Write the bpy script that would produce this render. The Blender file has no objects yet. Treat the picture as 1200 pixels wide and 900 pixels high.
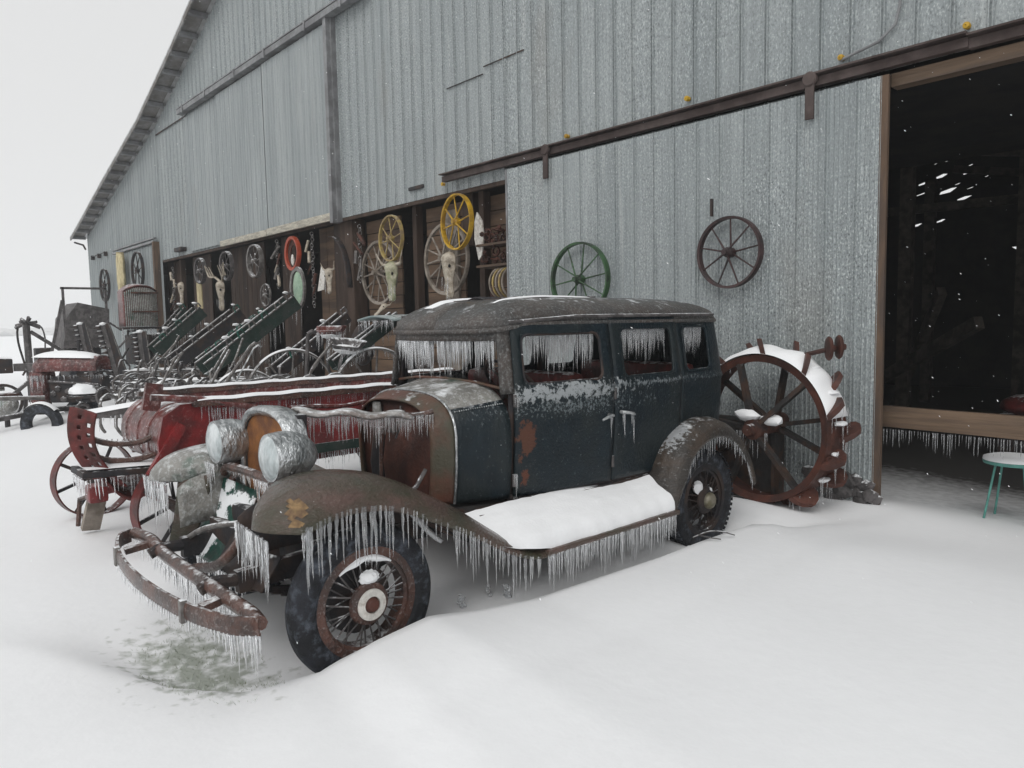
import bpy, bmesh, math, random
import numpy as np
from mathutils import Vector, Matrix
from mathutils import noise as mn
rad = math.radians
random.seed(7)
C = bpy.context.scene.collection
scene = bpy.context.scene

# ------------------------------------------------------------ camera, sky, sun, exposure
CAM = Vector((0, 0, 1.6)); HEAD = rad(42); PITCH = rad(4.8); ROLL = rad(1.1); FPX = 860.0
cam = bpy.data.cameras.new('camera'); co = bpy.data.objects.new('camera', cam); C.objects.link(co)
hd = Vector((-math.cos(HEAD), math.sin(HEAD), 0))
fw = hd * math.cos(PITCH) + Vector((0, 0, -math.sin(PITCH)))
rt = Vector((math.sin(HEAD), math.cos(HEAD), 0)); up = rt.cross(fw)
r2 = rt * math.cos(ROLL) - up * math.sin(ROLL); u2 = rt * math.sin(ROLL) + up * math.cos(ROLL)
M = Matrix((r2, u2, -fw)).transposed().to_4x4(); M.translation = CAM
co.matrix_world = M
cam.sensor_width = 36; cam.lens = 36 * FPX / 1200; cam.clip_start = .05; cam.clip_end = 3000
scene.camera = co
w = bpy.data.worlds.new('World'); scene.world = w; w.use_nodes = True
nt = w.node_tree; nt.nodes.clear()
SUN_EL, SUN_AZ = rad(38), rad(-60)
sky = nt.nodes.new('ShaderNodeTexSky'); sky.sky_type = 'NISHITA'; sky.sun_disc = False
sky.sun_elevation = SUN_EL; sky.sun_rotation = SUN_AZ
hs = nt.nodes.new('ShaderNodeHueSaturation'); hs.inputs['Saturation'].default_value = .1
mx = nt.nodes.new('ShaderNodeMix'); mx.data_type = 'RGBA'; mx.inputs[0].default_value = .9
mx.inputs[7].default_value = (6.75, 6.78, 6.78, 1)         # the even grey of a snowing overcast sky
bg = nt.nodes.new('ShaderNodeBackground'); bg.inputs[1].default_value = .1
ow = nt.nodes.new('ShaderNodeOutputWorld')
nt.links.new(sky.outputs[0], hs.inputs['Color']); nt.links.new(hs.outputs[0], mx.inputs[6])
nt.links.new(mx.outputs[2], bg.inputs[0]); nt.links.new(bg.outputs[0], ow.inputs[0])
sl = bpy.data.lights.new('sun', 'SUN'); sl.energy = 1.1; sl.angle = rad(40); sl.color = (1, .98, .95)
so = bpy.data.objects.new('sun', sl); C.objects.link(so)
sd = Vector((math.sin(SUN_AZ) * math.cos(SUN_EL), math.cos(SUN_AZ) * math.cos(SUN_EL), math.sin(SUN_EL)))
sd = Vector((.35, -.6, .72)).normalized()
sky.sun_elevation = math.asin(sd.z); sky.sun_rotation = math.atan2(sd.x, sd.y)
so.rotation_euler = sd.to_track_quat('Z', 'Y').to_euler()
scene.cycles.volume_bounces = 3; scene.cycles.max_bounces = 10; scene.cycles.diffuse_bounces = 4
vs = scene.view_settings; vs.view_transform = 'Standard'; vs.look = 'None'; vs.exposure = .24; vs.gamma = 1

# ------------------------------------------------------------ materials
def sock(n, *names):
    for k in names:
        if k in n.inputs: return n.inputs[k]
def mat(name, base, rough=.6, metal=0, c2=None, sc=6, thr=(.45, .6), frost=0, bump=.0, bsc=40, coat=0, stretch=(1, 1, 1),
        spec=0, c3=None, sc3=20, thr3=(.6, .66), frostcol=(.78, .80, .82), flat=0, zones=()):
    m = bpy.data.materials.new(name); m.use_nodes = True; t = m.node_tree; N = t.nodes; K = t.links
    p = N['Principled BSDF']; p.inputs['Specular IOR Level'].default_value = .25 if max(base) < .13 else .45; p.inputs['Roughness'].default_value = rough; p.inputs['Metallic'].default_value = metal
    tc = N.new('ShaderNodeTexCoord'); mp = N.new('ShaderNodeMapping'); mp.inputs['Scale'].default_value = stretch
    K.new(tc.outputs['Object'], mp.inputs[0])
    def noi(s, det=5, ro=.6):
        n = N.new('ShaderNodeTexNoise'); n.inputs['Scale'].default_value = s; n.inputs['Detail'].default_value = det
        n.inputs['Roughness'].default_value = ro; K.new(mp.outputs[0], n.inputs[0]); return n
    def ramp(o, a, b):
        r = N.new('ShaderNodeMapRange'); r.inputs[1].default_value = a; r.inputs[2].default_value = b; K.new(o, r.inputs[0]); return r.outputs[0]
    def mixc(f, a, b):
        x = N.new('ShaderNodeMix'); x.data_type = 'RGBA'
        if isinstance(f, float): x.inputs[0].default_value = f
        else: K.new(f, x.inputs[0])
        for v, i in ((a, 6), (b, 7)):
            if isinstance(v, tuple): x.inputs[i].default_value = v + (1,)
            else: K.new(v, x.inputs[i])
        return x.outputs[2]
    # base with mild tonal variation
    n0 = noi(sc * 2.3, 6); col = mixc(ramp(n0.outputs[0], .3, .7), tuple(v * (.985 if flat else .72) for v in base), tuple(min(1, v * (1.01 if flat else 1.25)) for v in base))
    if c2: col = mixc(ramp(noi(sc).outputs[0], *thr), col, c2)
    if c3: col = mixc(ramp(noi(sc3, 8, .7).outputs[0], *thr3), col, c3)
    for zc, zs, zcol, zn, zt in zones:      # a deposit or worn patch with its own place on the part
        q = N.new('ShaderNodeVectorMath'); q.operation = 'SUBTRACT'; K.new(tc.outputs['Object'], q.inputs[0]); q.inputs[1].default_value = zc
        q2 = N.new('ShaderNodeVectorMath'); q2.operation = 'MULTIPLY'; K.new(q.outputs[0], q2.inputs[0]); q2.inputs[1].default_value = zs
        q3 = N.new('ShaderNodeVectorMath'); q3.operation = 'LENGTH'; K.new(q2.outputs[0], q3.inputs[0])
        zz = N.new('ShaderNodeMath'); zz.operation = 'MULTIPLY_ADD'; K.new(noi(zn, 6, .7).outputs[0], zz.inputs[0]); zz.inputs[1].default_value = 4; zz.inputs[2].default_value = -2 + zt
        z4 = N.new('ShaderNodeMath'); z4.operation = 'SUBTRACT'; K.new(zz.outputs[0], z4.inputs[0]); K.new(q3.outputs['Value'], z4.inputs[1])
        col = mixc(ramp(z4.outputs[0], -.75, -.45), col, zcol)
    fr = None
    if frost:
        g = N.new('ShaderNodeNewGeometry'); sx = N.new('ShaderNodeSeparateXYZ'); K.new(g.outputs['Normal'], sx.inputs[0])
        ad = N.new('ShaderNodeMath'); ad.operation = 'ADD'; K.new(sx.outputs[2], ad.inputs[0])
        nz = noi(max(12, sc * 3), 4); ms = N.new('ShaderNodeMath'); ms.operation = 'MULTIPLY_ADD'; K.new(nz.outputs[0], ms.inputs[0])
        ms.inputs[1].default_value = 1.5; ms.inputs[2].default_value = -.75 + (frost - .5); K.new(ms.outputs[0], ad.inputs[1])
        fr = ramp(ad.outputs[0], .55, .85); col = mixc(fr, col, frostcol)
    K.new(col, p.inputs['Base Color'])
    if bump:
        b = N.new('ShaderNodeBump'); b.inputs['Strength'].default_value = min(1, bump); b.inputs['Distance'].default_value = .01 * max(1, bump)
        K.new(noi(bsc, 3).outputs[0], b.inputs['Height']); K.new(b.outputs[0], p.inputs['Normal'])
        if coat: K.new(b.outputs[0], p.inputs['Coat Normal'])
    if coat:
        p.inputs['Coat Weight'].default_value = coat; p.inputs['Coat Roughness'].default_value = .12; p.inputs['Coat IOR'].default_value = 1.31
    return m
MT = {}
MT['ice'] = m = bpy.data.materials.new('ice'); m.use_nodes = True; p = m.node_tree.nodes['Principled BSDF']
p.inputs['Base Color'].default_value = (.97, .985, 1, 1); p.inputs['Roughness'].default_value = .06; p.inputs['IOR'].default_value = 1.31
p.inputs['Transmission Weight'].default_value = .88
MT['snow'] = mat('snow', (.86, .87, .885), .85, flat=1, bump=.25, bsc=60)
IR = (.75, .78, .8)
ZN = [((0, 1.42, 1.195), (0, 1.5, 13), (.30, .32, .33), 30, -.05), ((0, 2.2, 1.20), (0, .6, 24), (.16, .18, .19), 60, -.45), ((0, 1.5, 1.10), (0, .7, 9), (.13, .15, .16), 60, -.55)]
MT['navy'] = mat('navy_paint', (.006, .013, .018), .45, c2=(.012, .018, .02), sc=4, c3=(.16, .18, .19), sc3=46, thr3=(.60, .78), bump=.6, bsc=60, coat=.12, frost=.08, stretch=(1, 1, .7), zones=ZN)
MT['navy_rust'] = mat('navy_rusty_paint', (.006, .013, .018), .5, c2=(.012, .018, .02), sc=4, c3=(.16, .18, .19), sc3=46, thr3=(.60, .78), bump=.6, bsc=60, coat=.12, frost=.08, zones=ZN + [((.6, 1.12, .95), (9, 17, 9), (.085, .034, .02), 14, .25), ((.6, 1.12, .70), (9, 26, 14), (.10, .035, .02), 12, .1)])
MT['roof'] = mat('weathered_roof_paint', (.075, .062, .055), .55, c2=(.045, .045, .045), sc=3, thr=(.4, .62), c3=(.25, .26, .26), sc3=60, thr3=(.5, .8), bump=.8, bsc=70, coat=.5, frost=.02)
MT['cowl'] = mat('rusty_grey_paint', (.105, .045, .030), .5, c2=(.065, .06, .042), sc=3.2, thr=(.42, .62), bump=.5, bsc=45, coat=.35, frost=.03)
MT['fender'] = mat('iced_brown_paint', (.095, .058, .048), .5, c2=(.05, .047, .03), sc=2.6, thr=(.4, .6), c3=(.30, .29, .28), sc3=50, thr3=(.60, .85), bump=1.1, bsc=38, coat=.9, stretch=(1, 1, 2.2))
MT['fender_grey'] = mat('iced_grey_paint', (.20, .195, .18), .45, c2=(.03, .085, .06), sc=3.2, thr=(.55, .68), c3=(.5, .52, .52), sc3=36, thr3=(.5, .75), bump=1.0, bsc=40, coat=.9, frost=.1)
MT['rust'] = mat('rust', (.085, .036, .026), .75, c2=(.035, .022, .02), sc=8, frost=.12, bump=.5, bsc=60)
MT['rust_ice'] = mat('iced_rust', (.10, .048, .036), .5, c2=(.05, .032, .028), sc=7, c3=(.35, .33, .32), sc3=60, thr3=(.55, .8), frost=.15, bump=.9, bsc=60, coat=.8)
MT['rust_bare'] = mat('bare_rust', (.095, .035, .024), .7, c2=(.05, .024, .02), sc=5, thr=(.4, .6), bump=.4, bsc=50, coat=.2)
MT['orange_rust'] = mat('orange_rust', (.24, .095, .025), .8, c2=(.13, .05, .02), sc=6, bump=.6, bsc=90)
MT['iron'] = mat('dark_iron', (.028, .027, .03), .6, c2=(.05, .035, .03), sc=6, frost=.12, bump=.4, bsc=60)
MT['iron_bare'] = mat('sheltered_iron', (.03, .028, .028), .65, c2=(.06, .035, .025), sc=6, bump=.4, bsc=60)
MT['iron_frost'] = mat('frosted_iron', (.07, .065, .065), .6, c2=(.13, .12, .12), sc=9, frost=.34, bump=.6, bsc=60)
MT['pipe_frost'] = mat('iced_grey_iron', (.10, .09, .085), .55, c2=(.20, .19, .18), sc=9, frost=.42, bump=.6, bsc=60, coat=.5)
MT['chrome'] = mat('iced_chrome', (.50, .52, .53), .30, .72, c2=(.22, .235, .24), sc=9, c3=(.74, .76, .77), sc3=30, thr3=(.52, .68), bump=1.5, bsc=40, coat=1, stretch=(1, 1, .55))
MT['crust'] = mat('ice_crust', (.34, .33, .32), .4, c2=(.20, .17, .155), sc=6, c3=(.62, .64, .65), sc3=34, thr3=(.5, .75), bump=1.0, bsc=40, coat=.8, frost=.2)
MT['apron'] = mat('green_apron', (.012, .06, .045), .5, c2=(.03, .045, .04), sc=8, bump=.4, coat=.5, zones=[((-.33, 0, .55), (20, 0, 3.2), (.80, .82, .84), 16, .3), ((-.3, 0, .68), (4, 0, 24), (.80, .82, .84), 16, .3)])
MT['fender_dark'] = mat('iced_dark_paint', (.035, .031, .028), .5, c2=(.06, .045, .035), sc=3, c3=(.42, .43, .43), sc3=30, thr3=(.58, .85), bump=1.0, bsc=40, coat=.6, stretch=(1, 1, 1.8), frost=.08, zones=[((.73, 2.36, .84), (11, 5.0, 7), (.30, .31, .32), 30, .15)])
MT['lens'] = mat('iced_lens', (.42, .47, .48), .3, 0, c2=(.62, .66, .67), sc=14, bump=1.4, bsc=42, coat=1, stretch=(1, 1, .35))
MT['tyre'] = mat('tyre_rubber', (.016, .017, .02), .7, c2=(.03, .033, .042), sc=7, c3=(.13, .15, .18), sc3=14, thr3=(.50, .78), bump=.8, bsc=60, frost=.05)
MT['white'] = mat('worn_white_paint', (.62, .60, .56), .6, c2=(.35, .3, .26), sc=12, thr=(.55, .7), bump=.3)
MT['olive'] = mat('tarnished_cap', (.14, .125, .075), .5, .3, c2=(.24, .22, .17), sc=14, bump=.4)
MT['red'] = mat('red_paint', (.20, .012, .013), .5, c2=(.10, .014, .014), sc=4, c3=(.34, .20, .19), sc3=30, thr3=(.58, .8), bump=.4, bsc=50, coat=.6, frost=.1)
MT['red_faded'] = mat('faded_red_paint', (.13, .026, .022), .55, c2=(.06, .022, .02), sc=5, c3=(.36, .28, .27), sc3=26, thr3=(.50, .74), bump=.6, bsc=45, coat=.5, frost=.22)
MT['darkred'] = mat('old_dark_red_paint', (.11, .018, .016), .6, c2=(.05, .016, .014), sc=6, c3=(.3, .24, .23), sc3=30, thr3=(.62, .85), bump=.5, frost=.15, coat=.4)
MT['green'] = mat('dark_green_paint', (.018, .036, .030), .6, c2=(.035, .045, .04), sc=5, c3=(.22, .24, .24), sc3=30, thr3=(.6, .85), bump=.5, frost=.3)
MT['bright_green'] = mat('bright_green_paint', (.016, .10, .075), .5, c2=(.03, .06, .05), sc=8, frost=.2, bump=.4)
MT['wheel_green'] = mat('green_wheel_paint', (.045, .105, .045), .5, c2=(.03, .045, .03), sc=7, frost=.02, bump=.4, bsc=60, coat=.4)
MT['wheel_brown'] = mat('brown_wheel_rust', (.055, .03, .03), .6, c2=(.035, .025, .025), sc=7, frost=.05, bump=.4, bsc=60, coat=.4)
MT['stool_green'] = mat('green_stool_paint', (.10, .30, .26), .5, bump=.2)
MT['teal'] = mat('weathered_teal_paint', (.15, .21, .21), .5, c2=(.28, .32, .32), sc=6, frost=.15, bump=.5, coat=.5)
MT['yellow'] = mat('yellow_paint', (.50, .30, .015), .5, c2=(.30, .17, .02), sc=8, bump=.3, frost=.05)
MT['pale_yellow'] = mat('faded_yellow_paint', (.36, .27, .09), .55, c2=(.22, .16, .09), sc=10, bump=.3, frost=.1)
MT['old_wood'] = mat('silvered_wood', (.27, .235, .20), .8, c2=(.15, .125, .10), sc=5, bump=.5, bsc=30, frost=.05)
MT['cream'] = mat('cream_board', (.45, .42, .35), .75, c2=(.28, .26, .22), sc=6, bump=.4, stretch=(1, 6, 6))
MT['bone'] = mat('weathered_bone', (.42, .37, .30), .7, c2=(.24, .2, .15), sc=11, bump=.5, coat=.4)
MT['bone_green'] = mat('mossy_bone', (.38, .36, .26), .7, c2=(.22, .24, .13), sc=9, bump=.5, coat=.5)
MT['orange'] = mat('orange_red_paint', (.34, .05, .02), .5, c2=(.3, .05, .02), sc=8, bump=.3)
MT['mint'] = mat('mint_green_enamel', (.30, .42, .30), .5, c2=(.2, .3, .22), sc=6, bump=.2)
MT['hide'] = mat('pale_straw_canvas', (.52, .45, .27), .85, c2=(.34, .28, .16), sc=7, bump=.7, bsc=20, stretch=(1, 1, .3))
MT['board'] = mat('brown_barn_boards', (.065, .044, .034), .8, c2=(.035, .025, .021), sc=4, c3=(.18, .14, .11), sc3=14, thr3=(.6, .8), bump=.5, bsc=30, stretch=(1, 1, .15))
MT['plank'] = mat('tan_planks', (.14, .09, .058), .8, c2=(.075, .05, .036), sc=3, bump=.4, bsc=30, stretch=(.2, 1, 1.6))
MT['beamwood'] = mat('brown_beam', (.15, .10, .065), .75, c2=(.08, .055, .04), sc=4, bump=.5, bsc=30, stretch=(.15, 1, 2), coat=.25)
MT['edgewood'] = mat('door_edge_wood', (.12, .08, .055), .8, c2=(.08, .06, .05), sc=6, bump=.5, stretch=(1, 1, .2))
MT['steel_track'] = mat('rusty_track_steel', (.085, .065, .06), .6, c2=(.05, .035, .032), sc=3, frost=.1, bump=.3)
MT['flash'] = mat('grey_flashing', (.20, .205, .21), .5, c2=(.13, .13, .135), sc=3, frost=0, bump=.4)
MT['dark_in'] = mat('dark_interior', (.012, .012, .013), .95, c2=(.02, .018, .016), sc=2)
MT['interior_wood'] = mat('interior_wood', (.06, .05, .042), .85, c2=(.03, .026, .022), sc=5)
MT['soffit'] = mat('weathered_soffit', (.22, .215, .21), .8, c2=(.14, .13, .12), sc=3, bump=.3)
MT['rooftin'] = mat('roof_tin', (.45, .46, .46), .5, c2=(.6, .61, .62), sc=2, frost=.4)

def siding(name, k, speck, lo, hi):
    m = bpy.data.materials.new(name); m.use_nodes = True; t = m.node_tree; N = t.nodes; K = t.links; p = N['Principled BSDF']
    tc = N.new('ShaderNodeTexCoord')
    def mp(s):
        q = N.new('ShaderNodeMapping'); q.inputs['Scale'].default_value = s; K.new(tc.outputs['Object'], q.inputs[0]); return q.outputs[0]
    def noi(v, s, d=4, r=.6):
        n = N.new('ShaderNodeTexNoise'); n.inputs['Scale'].default_value = s; n.inputs['Detail'].default_value = d; n.inputs['Roughness'].default_value = r
        K.new(v, n.inputs[0]); return n.outputs[0]
    def ramp(o, a, b, c=0, d=1):
        r = N.new('ShaderNodeMapRange'); r.inputs[1].default_value = a; r.inputs[2].default_value = b; r.inputs[3].default_value = c; r.inputs[4].default_value = d
        K.new(o, r.inputs[0]); return r.outputs[0]
    def mixc(f, a, b, mode='MIX'):
        x = N.new('ShaderNodeMix'); x.data_type = 'RGBA'; x.blend_type = mode
        if isinstance(f, float): x.inputs[0].default_value = f
        else: K.new(f, x.inputs[0])
        for v, i in ((a, 6), (b, 7)):
            if isinstance(v, tuple): x.inputs[i].default_value = v + (1,)
            else: K.new(v, x.inputs[i])
        return x.outputs[2]
    c = mixc(ramp(noi(mp((1, 1, .12)), 1.6), .35, .68), tuple(v * k for v in (.275, .308, .315)), tuple(v * k for v in (.36, .392, .395)))
    c = mixc(ramp(noi(mp((1, 1, .03)), 38, 3), .40, .66, 0, .55), c, tuple(v * k for v in (.21, .235, .24)))         # run-down streaks
    c = mixc(ramp(noi(mp((1, 1, .05)), 9, 4), .60, .72, 0, .45), c, tuple(v * k for v in (.46, .48, .47)))
    c = mixc(ramp(noi(mp((1, 1, .4)), .9, 3), .62, .74, 0, .35), c, (.25 * k, .235 * k, .21 * k))
    # frozen droplets: fine bright and dark beads
    v1 = noi(mp((1, 1, .55)), speck * 2.3, 2, .5)
    patch = ramp(noi(mp((1, 1, .6)), .8, 2), .35, .6, .35, 1)
    mm = N.new('ShaderNodeMath'); mm.operation = 'MULTIPLY'; K.new(ramp(v1, .57, .70, 0, hi), mm.inputs[0]); K.new(patch, mm.inputs[1])
    c = mixc(mm.outputs[0], c, (.60, .64, .64))
    mm2 = N.new('ShaderNodeMath'); mm2.operation = 'MULTIPLY'; K.new(ramp(v1, .44, .30, 0, lo), mm2.inputs[0]); K.new(patch, mm2.inputs[1])
    c = mixc(mm2.outputs[0], c, (.085, .095, .10))
    K.new(c, p.inputs['Base Color']); p.inputs['Roughness'].default_value = .5; p.inputs['Metallic'].default_value = .1
    b = N.new('ShaderNodeBump'); b.inputs['Strength'].default_value = .7; b.inputs['Distance'].default_value = .006; K.new(v1, b.inputs['Height'])
    b2 = N.new('ShaderNodeBump'); b2.inputs['Strength'].default_value = .5; b2.inputs['Distance'].default_value = .01
    K.new(noi(mp((1, 1, .02)), 22, 2), b2.inputs['Height']); K.new(b.outputs[0], b2.inputs['Normal'])
    K.new(b2.outputs[0], p.inputs['Normal']); K.new(b2.outputs[0], p.inputs['Coat Normal'])
    p.inputs['Coat Weight'].default_value = .35; p.inputs['Coat Roughness'].default_value = .2
    return m
MT['siding'] = siding('iced_siding', .88, 34, .8, .6)
MT['siding_door'] = siding('iced_door_siding', .92, 36, .9, .85)
MT['siding_far'] = siding('dull_siding', .86, 30, .25, .15)

# ------------------------------------------------------------ mesh helpers
class MB:
    def __init__(s): s.v = []; s.f = []
    def add(s, vs, fs):
        o = len(s.v); s.v += [tuple(v) for v in vs]; s.f += [tuple(i + o for i in f) for f in fs]; return s
    def box(s, c, size, rot=None, bev=0):
        hx, hy, hz = size[0] / 2, size[1] / 2, size[2] / 2; c = Vector(c)
        vs = [Vector((x, y, z)) for x in (-hx, hx) for y in (-hy, hy) for z in (-hz, hz)]
        if rot is not None: vs = [rot @ v for v in vs]
        return s.add([v + c for v in vs], [(0, 1, 3, 2), (4, 6, 7, 5), (0, 4, 5, 1), (2, 3, 7, 6), (0, 2, 6, 4), (1, 5, 7, 3)])
    def rbox(s, c, size, r=.01, rot=None):          # box with chamfered edges
        bm = bmesh.new(); bmesh.ops.create_cube(bm, size=1)
        for v in bm.verts: v.co = Vector((v.co.x * size[0], v.co.y * size[1], v.co.z * size[2]))
        bmesh.ops.bevel(bm, geom=bm.edges[:], offset=r, segments=2, affect='EDGES', profile=.6)
        for v in bm.verts: v.co = (rot @ v.co if rot is not None else v.co) + Vector(c)
        bm.verts.index_update(); s.add([v.co[:] for v in bm.verts], [[v.index for v in f.verts] for f in bm.faces]); bm.free(); return s
    def beam(s, a, b, wd, ht, up=(0, 0, 1)):
        a, b = Vector(a), Vector(b); d = (b - a); L = d.length; d.normalize()
        sd_ = d.cross(Vector(up)); 
        if sd_.length < 1e-4: sd_ = d.cross(Vector((1, 0, 0)))
        sd_.normalize(); u_ = sd_.cross(d); rot = Matrix((sd_, d, u_)).transposed()
        return s.box((a + b) / 2, (wd, L, ht), rot)
    def tube(s, pts, r, n=8, closed=False, flat=None):
        pts = [Vector(p) for p in pts]; k = len(pts); rs = r if isinstance(r, (list, tuple)) else [r] * k
        vs = []; ref = None
        for i, p_ in enumerate(pts):
            if closed: t_ = pts[(i + 1) % k] - pts[i - 1]
            else: t_ = pts[min(i + 1, k - 1)] - pts[max(i - 1, 0)]
            t_.normalize()
            if ref is None: ref = t_.orthogonal().normalized() if flat is None else Vector(flat)
            a_ = (ref - t_ * ref.dot(t_)); 
            if a_.length < 1e-5: a_ = t_.orthogonal()
            a_.normalize(); b_ = t_.cross(a_); ref = a_
            for j in range(n):
                q = 2 * math.pi * j / n; vs.append(p_ + (a_ * math.cos(q) + b_ * math.sin(q)) * rs[i])
        fs = [(i * n + j, i * n + (j + 1) % n, ((i + 1) % k) * n + (j + 1) % n, ((i + 1) % k) * n + j) for i in range(k if closed else k - 1) for j in range(n)]
        if not closed: fs += [tuple(range(n - 1, -1, -1)), tuple((k - 1) * n + j for j in range(n))]
        return s.add(vs, fs)
    def ring(s, c, R, prof, axis='y', n=40, a0=0, a1=2 * math.pi, wob=0):   # prof: closed list (dr, dh) swept round the axis
        k = len(prof); full = abs(a1 - a0 - 2 * math.pi) < 1e-6; m_ = n if full else n + 1; vs = []
        for i in range(m_):
            q = a0 + (a1 - a0) * i / n
            for dr, dh in prof:
                rr = R + dr; x_, z_ = rr * math.cos(q), rr * math.sin(q)
                v = (x_, dh, z_) if axis == 'y' else ((dh, x_, z_) if axis == 'x' else (x_, z_, dh))
                vs.append(Vector(v) + Vector(c))
        fs = [(i * k + j, i * k + (j + 1) % k, ((i + 1) % m_) * k + (j + 1) % k, ((i + 1) % m_) * k + j) for i in range(n) for j in range(k)]
        if not full: fs += [tuple(range(k)), tuple((m_ - 1) * k + j for j in range(k - 1, -1, -1))]
        return s.add(vs, fs)
    def lathe(s, prof, c=(0, 0, 0), axis='y', n=24):      # prof (r, h) open
        k = len(prof); vs = []
        for i in range(n):
            q = 2 * math.pi * i / n
            for r_, h_ in prof:
                x_, z_ = r_ * math.cos(q), r_ * math.sin(q)
                v = (x_, h_, z_) if axis == 'y' else ((h_, x_, z_) if axis == 'x' else (x_, z_, h_))
                vs.append(Vector(v) + Vector(c))
        fs = [(i * k + j, i * k + j + 1, ((i + 1) % n) * k + j + 1, ((i + 1) % n) * k + j) for i in range(n) for j in range(k - 1)]
        return s.add(vs, fs)
    def grid(s, fn, nu, nv, skip=None):
        vs = [fn(i / nu, j / nv) for i in range(nu + 1) for j in range(nv + 1)]
        fs = [(i * (nv + 1) + j, (i + 1) * (nv + 1) + j, (i + 1) * (nv + 1) + j + 1, i * (nv + 1) + j + 1) for i in range(nu) for j in range(nv) if not (skip and skip(i, j))]
        return s.add(vs, fs)
    def prism(s, poly, fn, t):       # poly 2d -> fn(a,b) -> Vector ; t thickness vector
        t = Vector(t); A_ = [Vector(fn(*q)) for q in poly]; n = len(A_)
        return s.add([a - t / 2 for a in A_] + [a + t / 2 for a in A_], [tuple(range(n)), tuple(range(2 * n - 1, n - 1, -1))] + [(i, i + n, (i + 1) % n + n, (i + 1) % n) for i in range(n)])
    def blob(s, c, r, sub=2, nz=.15, ns=3, flat=None, seed=0):
        bm = bmesh.new(); bmesh.ops.create_icosphere(bm, subdivisions=sub, radius=1)
        for v in bm.verts:
            d = 1 + nz * mn.noise(v.co * ns + Vector((seed * 3.1, seed, 0))); v.co = Vector((v.co.x * r[0] * d, v.co.y * r[1] * d, v.co.z * r[2] * d))
            if flat is not None and v.co.z < flat: v.co.z = flat
            v.co += Vector(c)
        bm.verts.index_update(); s.add([v.co[:] for v in bm.verts], [[v.index for v in f.verts] for f in bm.faces]); bm.free(); return s
    def build(s, name, m, parent=None, smooth=35, solid=0, fix=True):
        me = bpy.data.meshes.new(name); me.from_pydata(s.v, [], s.f)
        if fix:
            bm = bmesh.new(); bm.from_mesh(me); bmesh.ops.recalc_face_normals(bm, faces=bm.faces[:]); bm.to_mesh(me); bm.free()
        if isinstance(m, str): m = MT[m]
        me.materials.append(m); me.update()
        if smooth:
            me.shade_smooth(); me.set_sharp_from_angle(angle=rad(smooth))
        o = bpy.data.objects.new(name, me); C.objects.link(o)
        if solid:
            q = o.modifiers.new('thickness', 'SOLIDIFY'); q.thickness = solid; q.offset = 0
        if parent: o.parent = parent
        return o
def tag(o, label, cat, group=None, kind=None):
    if label: o['label'] = label
    if cat: o['category'] = cat
    if group: o['group'] = group
    if kind: o['kind'] = kind
    return o
def thing(name, label, cat, loc=(0, 0, 0), rot=(0, 0, 0), group=None):
    o = bpy.data.objects.new(name, None); C.objects.link(o); o.location = loc; o.rotation_euler = rot; o.empty_display_size = .1
    return tag(o, label, cat, group)
def struct(name, mb, m, **k):
    o = mb.build(name, m, **k); o['kind'] = 'structure'; return o
def inst(name, me, parent, loc, rot=(0, 0, 0), sc=(1, 1, 1)):
    o = bpy.data.objects.new(name, me); C.objects.link(o); o.parent = parent; o.location = loc; o.rotation_euler = rot; o.scale = sc; return o

# icicles: unit-length variants hanging down -z
ICV = []
def ice_shape(seed, n=6, seg=6):
    rr = random.Random(seed); mb = MB(); vs = []; ox = oy = 0; ph = rr.random() * 6
    for i in range(seg + 1):
        t = i / seg; r = (1 - t) ** .75 * (1 + .22 * math.sin(t * 17 + ph)) + .06; ox += rr.uniform(-.25, .25); oy += rr.uniform(-.25, .25)
        if i == 0: ox = oy = 0
        for j in range(n): q = 2 * math.pi * j / n; vs.append((r * math.cos(q) + ox, r * math.sin(q) + oy, -t))
    fs = [(i * n + j, i * n + (j + 1) % n, (i + 1) * n + (j + 1) % n, (i + 1) * n + j) for i in range(seg) for j in range(n)] + [tuple(range(n)), tuple(seg * n + j for j in range(n - 1, -1, -1))]
    mb.add(vs, fs); return mb
for k in range(6):
    mb = ice_shape(k); o = mb.build('icicle', 'ice', smooth=60); ICV.append((o.data, mb)); bpy.data.objects.remove(o)
def icicles(parent, items, cap=100, cull=0):
    """items: (x,y,z,length,radius) in the parent's space; the longest are parts of their own, the rest one mesh"""
    items = sorted(items, key=lambda q: -q[3] * q[4] ** .3); big = items[:cap]; rest = items[cap:]
    for x, y, z, L, r in big:
        me, _ = random.choice(ICV); inst('icicle', me, parent, (x, y, z), (random.uniform(-.03, .03), random.uniform(-.03, .03), random.random() * 6), (r, r, L))
    if rest:
        mb = MB()
        for x, y, z, L, r in rest:
            s = random.choice(ICV)[1]; q = random.random() * 6; c_, s_ = math.cos(q), math.sin(q)
            mb.add([(x + (a * c_ - b * s_) * r, y + (a * s_ + b * c_) * r, z + c * L) for a, b, c in s.v], s.f)
        o = mb.build('icicle_fringe', 'ice', parent, smooth=60, fix=False); o['kind'] = 'stuff'
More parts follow.
